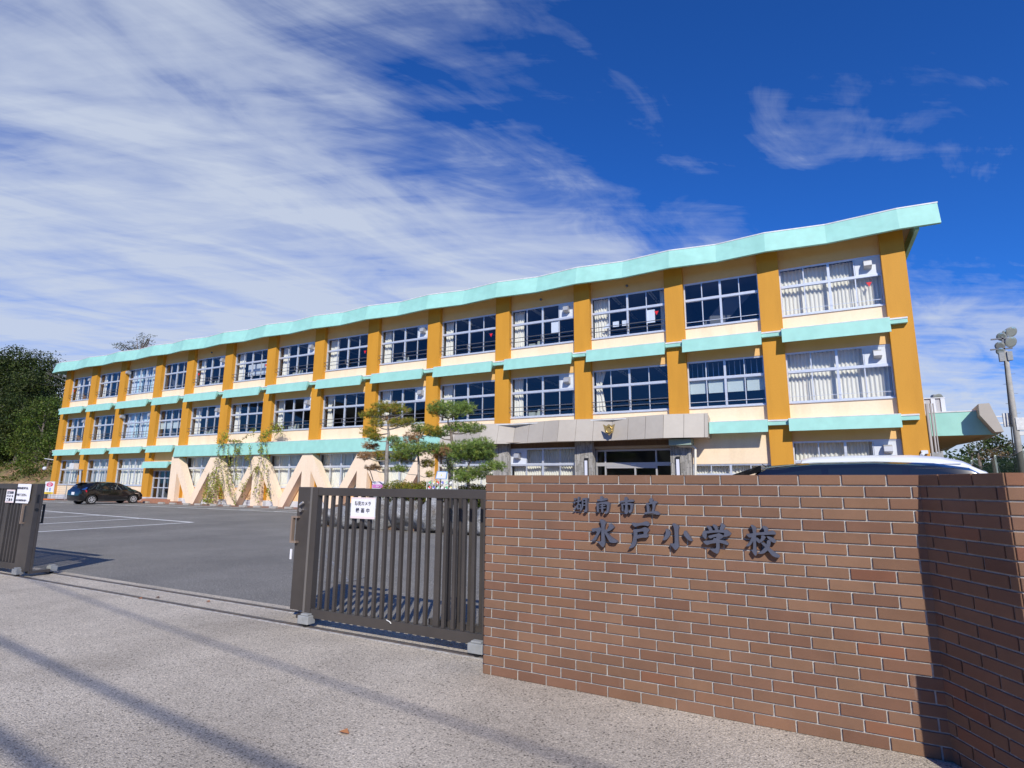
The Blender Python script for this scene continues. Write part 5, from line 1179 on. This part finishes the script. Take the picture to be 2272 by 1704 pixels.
tree('broadleaf_tree', 'bright green young tree close to the left end column', -72.5, 29.2, 2.2, 8.2, 3.0, BG, 330, .10, grpL, 22, .2, .05, 6)
tree('broadleaf_tree', 'small bright green tree low on the bank below the olive tree', -66.8, 27.8, 1.8, 4.6, 2.2, BG, 330, .10, grpL, 16, .15, .05, 16)
tree('broadleaf_tree', 'dark undergrowth tree at the foot of the tallest evergreen', -78.5, 29.5, 2.0, 8, 5.0, DG, 260, .13, grpL, 24, .25, .02, 7)
tree('broadleaf_tree', 'dark undergrowth tree at the far left foot of the bank', -86, 28.5, 2.0, 8.5, 5.5, DG, 240, .13, grpL, 24, .25, .02, 8)
# bare tree between crown and roof
bt = empty('bare_tree', (-70, 40, 4), 'leafless grey tree showing behind the left end of the roof', 'tree')
m_ = MB()
def branch(p, d, l, r, n_):
    q = p+d*l; m_.tube([p, p.lerp(q, .5)+Vector((RNG.normal()*.05*l, 0, 0)), q], [r, r*.8, r*.55], 5)
    if n_ == 0: return
    for _ in range(3): branch(q, (d+Vector(RNG.normal(size=3)*.38)).normalized(), l*.72, r*.5, n_-1)
branch(Vector((-77.5, 38, 5)), Vector((0, 0, 1)), 4.2, .16, 5); m_.build('trunk', mat('pale_bark', (.30, .27, .24), .9), bt); bt.location = (-77.5, 38, 5)
for c in bt.children: c.data.transform(Matrix.Translation(Vector((-70, 40, 4))-Vector((-77.5, 38, 5))))
# pine top behind the roof
L7 = crop(0, 720, 360/1659); Yb = 45
pt = empty('tall_pine', (-88, Yb, 5), 'pine top showing above the left part of the roof', 'pine tree')
T0 = L7(1420, 300, Yb); m_ = MB(); m_.tube([(T0.x, Yb, 5), (T0.x+.3, Yb, 14), (T0.x, Yb, T0.z), (T0.x+2.0, Yb, T0.z+2.1)], [.4, .3, .2, .06], 7)
pads = [(1180, 225, 40, 14), (1260, 200, 45, 18), (1300, 235, 60, 20), (1360, 190, 35, 16), (1400, 225, 50, 22), (1450, 190, 40, 22), (1400, 140, 28, 16), (1480, 120, 40, 20), (1530, 160, 36, 18), (1520, 200, 45, 18), (1545, 118, 26, 12), (1340, 260, 60, 20), (1430, 250, 60, 22)]
bl = []; k = L7(1, 0, Yb).x-L7(0, 0, Yb).x
for j, (x, y, a, b) in enumerate(pads):
    yy = Yb+1.2*math.sin(j*2.2); c = L7(x, y, yy); bl.append((c.x, yy, c.z, a*k*.55, a*k*.5, b*k*.5)); m_.tube([(T0.x, Yb, T0.z-1), Vector((T0.x, Yb, T0.z-.5)).lerp(c, .6)+Vector((0, 0, -.2)), c], [.12, .07, .03], 5)
m_.build('trunk', M_BARK, pt); leafcloud('crown', bl, 150, .09, [(.05, .065, .02), (.07, .085, .03), (.08, .08, .03)], pt, shell=.2)
# trees and net fence to the right
R6b = crop(2120, 860, 152/1261); grpR = 'trees beyond the green net fence'
def rtree(lab, pads, trunks, Y, pal, per=40, size=.22):
    p0 = R6b(*trunks[0][0], Y); t = empty('broadleaf_tree', (p0.x, Y, 0), lab, 'tree', grpR); k = R6b(1, 0, Y).x-R6b(0, 0, Y).x; bl = []; m_ = MB()
    for tk in trunks:
        q = [R6b(x, y, Y) for x, y in tk]; q = [Vector((q[0].x, Y, 0))]+q; m_.tube(q, [.10, .08]+[.06]*(len(q)-2), 6)
    for j, (x, y, a, b) in enumerate(pads):
        yy = Y+2*math.sin(j*2.3); c = R6b(x, y, yy); bl.append((c.x, yy, c.z, a*k, a*k, b*k)); base = R6b(*trunks[j % len(trunks)][-1], Y); m_.tube([base, base.lerp(c, .6)+Vector((0, 0, -.2)), c], [.05, .035, .015], 5)
    m_.build('trunk', M_BARK, t); leafcloud('crown', bl, per*26, size*.5, pal, t, shell=.2, clump=.26)
OL = [(.05, .085, .02), (.07, .10, .025), (.10, .09, .035), (.035, .06, .015)]
rtree('thin-stemmed open tree beyond the net, left of the tallest one', [(200, 1140, 60, 40), (280, 1110, 60, 45), (340, 1180, 60, 40), (260, 1210, 70, 40), (360, 1060, 50, 40), (230, 1080, 40, 25)], [[(305, 1330), (295, 1230)], [(430, 1330), (415, 1200)]], 62, OL, 34, .24)
rtree('tallest spreading tree beyond the net, top just under the tan porch edge', [(560, 1010, 90, 70), (680, 980, 90, 70), (800, 920, 90, 50), (850, 1000, 80, 60), (920, 1080, 90, 50), (620, 1100, 80, 70), (760, 1130, 120, 60), (1000, 1120, 80, 40), (500, 1080, 60, 50)], [[(450, 1320), (430, 1160)], [(700, 1330), (660, 1150)]], 66, OL, 36, .27)
rtree('reddish brown low tree above the middle of the net', [(620, 1230, 90, 50), (740, 1210, 110, 60), (850, 1230, 80, 50), (560, 1270, 60, 30)], [[(680, 1330), (680, 1270)]], 58, [(.13, .085, .04), (.10, .09, .03), (.15, .10, .05)], 44, .22)
rtree('dark tree right of the tall floodlight pole base', [(1080, 1180, 90, 50), (1170, 1120, 80, 50), (1240, 1150, 60, 60), (1000, 1210, 70, 40), (1300, 1180, 90, 70)], [[(1150, 1330), (1150, 1230)]], 60, OL, 44, .23)
rtree('small round tree at the left foot of the net', [(200, 1350, 45, 28), (250, 1370, 40, 20), (150, 1380, 40, 20)], [[(205, 1450), (205, 1380)]], 55, OL, 60, .16)
# far wooded ridge behind
bl = [(x, 95+4*math.sin(x), 2.4, 5, 4, 3.6+.9*math.sin(x*.7)) for x in range(14, 70, 3)]
tag(leafcloud('far_wood', bl, 70, .32, [(.05, .085, .02), (.08, .11, .03), (.035, .06, .015)], None), 'far low wooded ridge behind the sports ground', 'wood', kind='stuff')
nf = empty('net_fence', (7.5, 34, 0), 'green net fence on pale round posts right of the school', 'fence')
fp = [(2046, 1041, 39.0), (2066, 1010, 39.0)]
ys = [52, 45.5, 39, 33.4, 28.6, 24.6]
def fx(y): return .205*y if False else 7.9-(.55)*(39-y)/10*.8 if y < 39 else 7.9+(y-39)*.05
M_NET = bpy.data.materials.new('green_net'); M_NET.use_nodes = True; t = M_NET.node_tree; b_ = t.nodes['Principled BSDF']; b_.inputs['Base Color'].default_value = (.012, .10, .04, 1); b_.inputs['Roughness'].default_value = .8
tr_ = N(t, 'ShaderNodeBsdfTransparent'); ms_ = N(t, 'ShaderNodeMixShader'); tcn = N(t, 'ShaderNodeTexCoord'); wv1 = N(t, 'ShaderNodeTexWave', bands_direction='Z'); wv1.inputs['Scale'].default_value = 9.0; t.links.new(tcn.outputs['Object'], wv1.inputs[0])
wv2 = N(t, 'ShaderNodeTexWave', bands_direction='Y'); wv2.inputs['Scale'].default_value = 9.0; t.links.new(tcn.outputs['Object'], wv2.inputs[0])
fa = Mth(t, 'MULTIPLY_ADD', Mth(t, 'MAXIMUM', wv1.outputs[1], wv2.outputs[1]), .12, .60)
t.links.new(fa, ms_.inputs[0]); t.links.new(tr_.outputs[0], ms_.inputs[1]); t.links.new(b_.outputs[0], ms_.inputs[2]); t.links.new(ms_.outputs[0], t.nodes['Material Output'].inputs[0])
for y in ys: MB().tube([(fx(y), y, 0), (fx(y), y, 3.0)], .038, 8).build('post', mat('pale_green_post', (.50, .60, .56), .5), nf, smooth=True)
m_ = MB(); V = []
for i in range(len(ys)-1):
    for q in range(6):
        u = q/6; y = ys[i]+(ys[i+1]-ys[i])*u; sag = 2.95-.45*math.sin(u*math.pi)*(.9 if i < 3 else .25); V += [(fx(y)+.02, y, .05), (fx(y)+.02, y, sag)]
V += [(fx(ys[-1])+.02, ys[-1], .05), (fx(ys[-1])+.02, ys[-1], 2.95)]
m_.add(V, [(2*i, 2*i+2, 2*i+3, 2*i+1) for i in range(len(V)//2-1)]); m_.build('net', M_NET, nf)
m_ = MB(); m_.tube([(a_[0], a_[1], a_[2]+.01) for a_ in V[1::2]], .012, 4)
for i in range(1, 5): m_.tube([(fx(ys[i]), ys[i], 2.9), (fx(ys[i])-.3, ys[i]-3, .1)], .008, 4)
m_.build('wire', M_GALV, nf)
# tall floodlight pole
Yp = 45.0; R8 = crop(2180, 700, 92/763)
p0 = R8(555, 1659, Yp); fl = empty('floodlight_pole', (p0.x, Yp, 0), 'tall concrete floodlight pole with round lamps right of the school', 'floodlight')
xp_ = R8(500, 1000, Yp).x; top = R8(430, 740, Yp)
pb0 = at(2266, 1050, Yp)
MB().tube([(pb0.x, Yp, 0), (top.x, Yp, top.z+.3)], [.21, .115], 14).build('pole', M_CONC, fl, smooth=True)
MB().tube([(pb0.x-.38, Yp-.1, 0), (R8(395, 850, Yp).x, Yp-.1, R8(395, 850, Yp).z)], .035, 6).build('cable_pipe', M_BLACK, fl)
st = MB()
for k in range(14): z = 3+k*.62; xx = pb0.x+(top.x-pb0.x)*z/top.z; s_ = 1 if k % 2 else -1; st.tube([(xx, Yp, z), (xx+s_*.33, Yp, z)], .012, 4)
st.build('step_bolt', M_GALV, fl)
fm = MB()
for (x, y) in ((430, 420), (420, 610)): c = R8(x, y, Yp); fm.box(c.x-.75, c.x+.35, Yp-.05, Yp+.05, c.z-.04, c.z+.04)
c = R8(400, 400, Yp); d = R8(410, 720, Yp); fm.box(d.x-.05, d.x+.05, Yp-.05, Yp+.05, d.z, c.z+.1); fm.build('lamp_frame', M_PIPE, fl)
M_LENS = mat('floodlight_lens', (.55, .60, .58), .12, metal=.6)
for (x, y, s_, dx) in ((535, 300, 1, 1), (525, 490, 1.05, 1), (350, 390, .8, -.6), (320, 560, .8, -.8), (330, 660, .7, -.6), (440, 330, .7, .2)):
    c = R8(x, y, Yp); r_ = .34*s_; d_ = Vector((.35*dx, -.75, -.35)).normalized()
    o = MB().tube([c-d_*.45, c-d_*.2, c], [.10*s_, r_*.75, r_], 14).build('lamp_head', M_GALV if dx > 0 else M_PIPE, fl, smooth=True)
    MB().tube([c+d_*.005, c+d_*.03], [r_*.96, r_*.7], 14).build('lens', M_LENS, o)
for (x, y) in ((345, 770), (490, 750)): c = R8(x, y, Yp); MB().box(c.x-.13, c.x+.13, Yp-.2, Yp+.05, c.z-.28, c.z+.28).build('ballast_box', M_GALV, fl)
for (x, y, w_) in ((1185, 670, .22),): c = R6b(x, y, Yp); MB().box(c.x-w_, c.x+w_, Yp-.2, Yp+.1, c.z-.38, c.z+.38).build('meter_box', M_WHITECAP, fl)
c = R6b(975, 580, Yp); c2 = R6b(750, 520, Yp)
cb = MB().box(c2.x-1.5, c.x+.5, Yp+.2, Yp+.3, c2.z-.06, c2.z+.02).box(c2.x-1.5, c.x, Yp+.2, Yp+.3, c2.z-.5, c2.z-.38).box(c.x-.2, c.x+.3, Yp+.15, Yp+.35, c.z-.45, c.z+.4); cb.build('side_bracket', M_WHITECAP, fl)
c = R6b(1245, 835, Yp); MB().box(c.x-.3, c.x+.8, Yp-.1, Yp+.1, c.z-.14, c.z+.1).build('bracket_lamp', M_WHITECAP, fl)
# second, far floodlight seen just over the rooftop unit
Yq = 80.0; f2 = empty('floodlight_pole', (R6(450, 400, Yq).x, Yq, 0), 'far floodlight, two lamps just above the grey rooftop unit', 'floodlight')
b_ = R6(450, 420, Yq); MB().tube([(b_.x, Yq, 0), (b_.x, Yq, b_.z+2)], [.2, .12], 8).build('pole', M_CONC, f2)
for (x, y) in ((480, 195), (480, 300)):
    c = R6(x, y, Yq); d_ = Vector((.4, -.7, -.4)).normalized(); o = MB().tube([c-d_*.9, c-d_*.4, c], [.2, .4, .62], 12).build('lamp_head', M_GALV, f2, smooth=True); MB().tube([c+d_*.01, c+d_*.05], [.58, .4], 12).build('lens', M_LENS, o)

# street side, behind the camera: poles and the bundled cables whose soft shadows cross the apron
def streetpole(x, y, lab):
    r = empty('utility_pole', (x, y, 0), lab, 'utility pole', 'utility poles along the street'); MB().tube([(x, y, 0), (x, y, 9)], [.16, .10], 12).build('pole', M_CONC, r, smooth=True)
    MB().box(x-.05, x+.05, y-.9, y+.9, 8.2, 8.3).build('crossarm', M_GALV, r)
streetpole(-24.5, -3.8, 'concrete utility pole far down the street to the left'); streetpole(24.5, -6.5, 'concrete utility pole up the street to the right')
for k, (ya, yb, h, r_, lb_) in enumerate(((2.63, 2.10, 6.2, .024, 'thick black telephone cable, lower one over the street'), (3.85, 2.95, 6.8, .014, 'thin black cable, upper one over the street'), (1.95, 1.42, 5.9, .026, 'thick black cable, the street side one'))):
    sh_ = -SUN*(h/(-SUN.z)); pts = []
    for i in range(25): u = i/24; xg = -20+40*u; yg_ = ya+(yb-ya)*(xg+8)/8*1.0; pts.append((xg+sh_.x, yg_+sh_.y, h+.9*(2*u-1)**2))
    tag(MB().tube(pts, r_, 6).build('overhead_cable', M_BLACK), lb_, 'cable', 'overhead cables along the street')
# fallen leaves on the apron
for k, (x, y, c_) in enumerate(((310, 1330, (.32, .13, .06)), (762, 1630, (.35, .15, .06)), (348, 1328, (.12, .07, .04)), (460, 1337, (.3, .14, .07)))):
    g_ = gz(x, y); o = MB().add([(g_[0]-.035, g_[1], .012), (g_[0], g_[1]-.02, .02), (g_[0]+.04, g_[1]+.005, .011), (g_[0]+.005, g_[1]+.025, .028)], [(0, 1, 2, 3)]).build('fallen_leaf', mat('dry_leaf_%d' % k, c_, .8))
    tag(o, ['reddish dry leaf lying on the gate rail', 'small orange leaf on the open concrete', 'dark twig-like leaf between the two rails', 'brown dry leaf on the far rail'][k], 'leaf')

# wooded rise behind the camera, mirrored in panes; arc added to cut sky light
me = bpy.data.meshes.new('shade_hillside'); V = []; F = []
for i in range(49):
    a_ = math.radians(180+4+172*i/48)
    for j, (r_, h_) in enumerate(((34, 0), (42, 4.5), (52, 9), (64, 12.5), (90, 15))):
        hh_ = h_*(1+.14*math.sin(i*1.3)+.10*math.sin(i*3.1+j)); V.append((r_*math.cos(a_), r_*math.sin(a_)-2, hh_-.1))
for i in range(48):
    for j in range(4): a_ = i*5+j; F.append((a_, a_+1, a_+6, a_+5))
me.from_pydata(V, [], F); tag(finish(me, 'shade_hillside', mat('hill_green', (.035, .045, .02), .95, (.06, .06, .03), .3, bump=.8, bscale=2)), kind='structure')
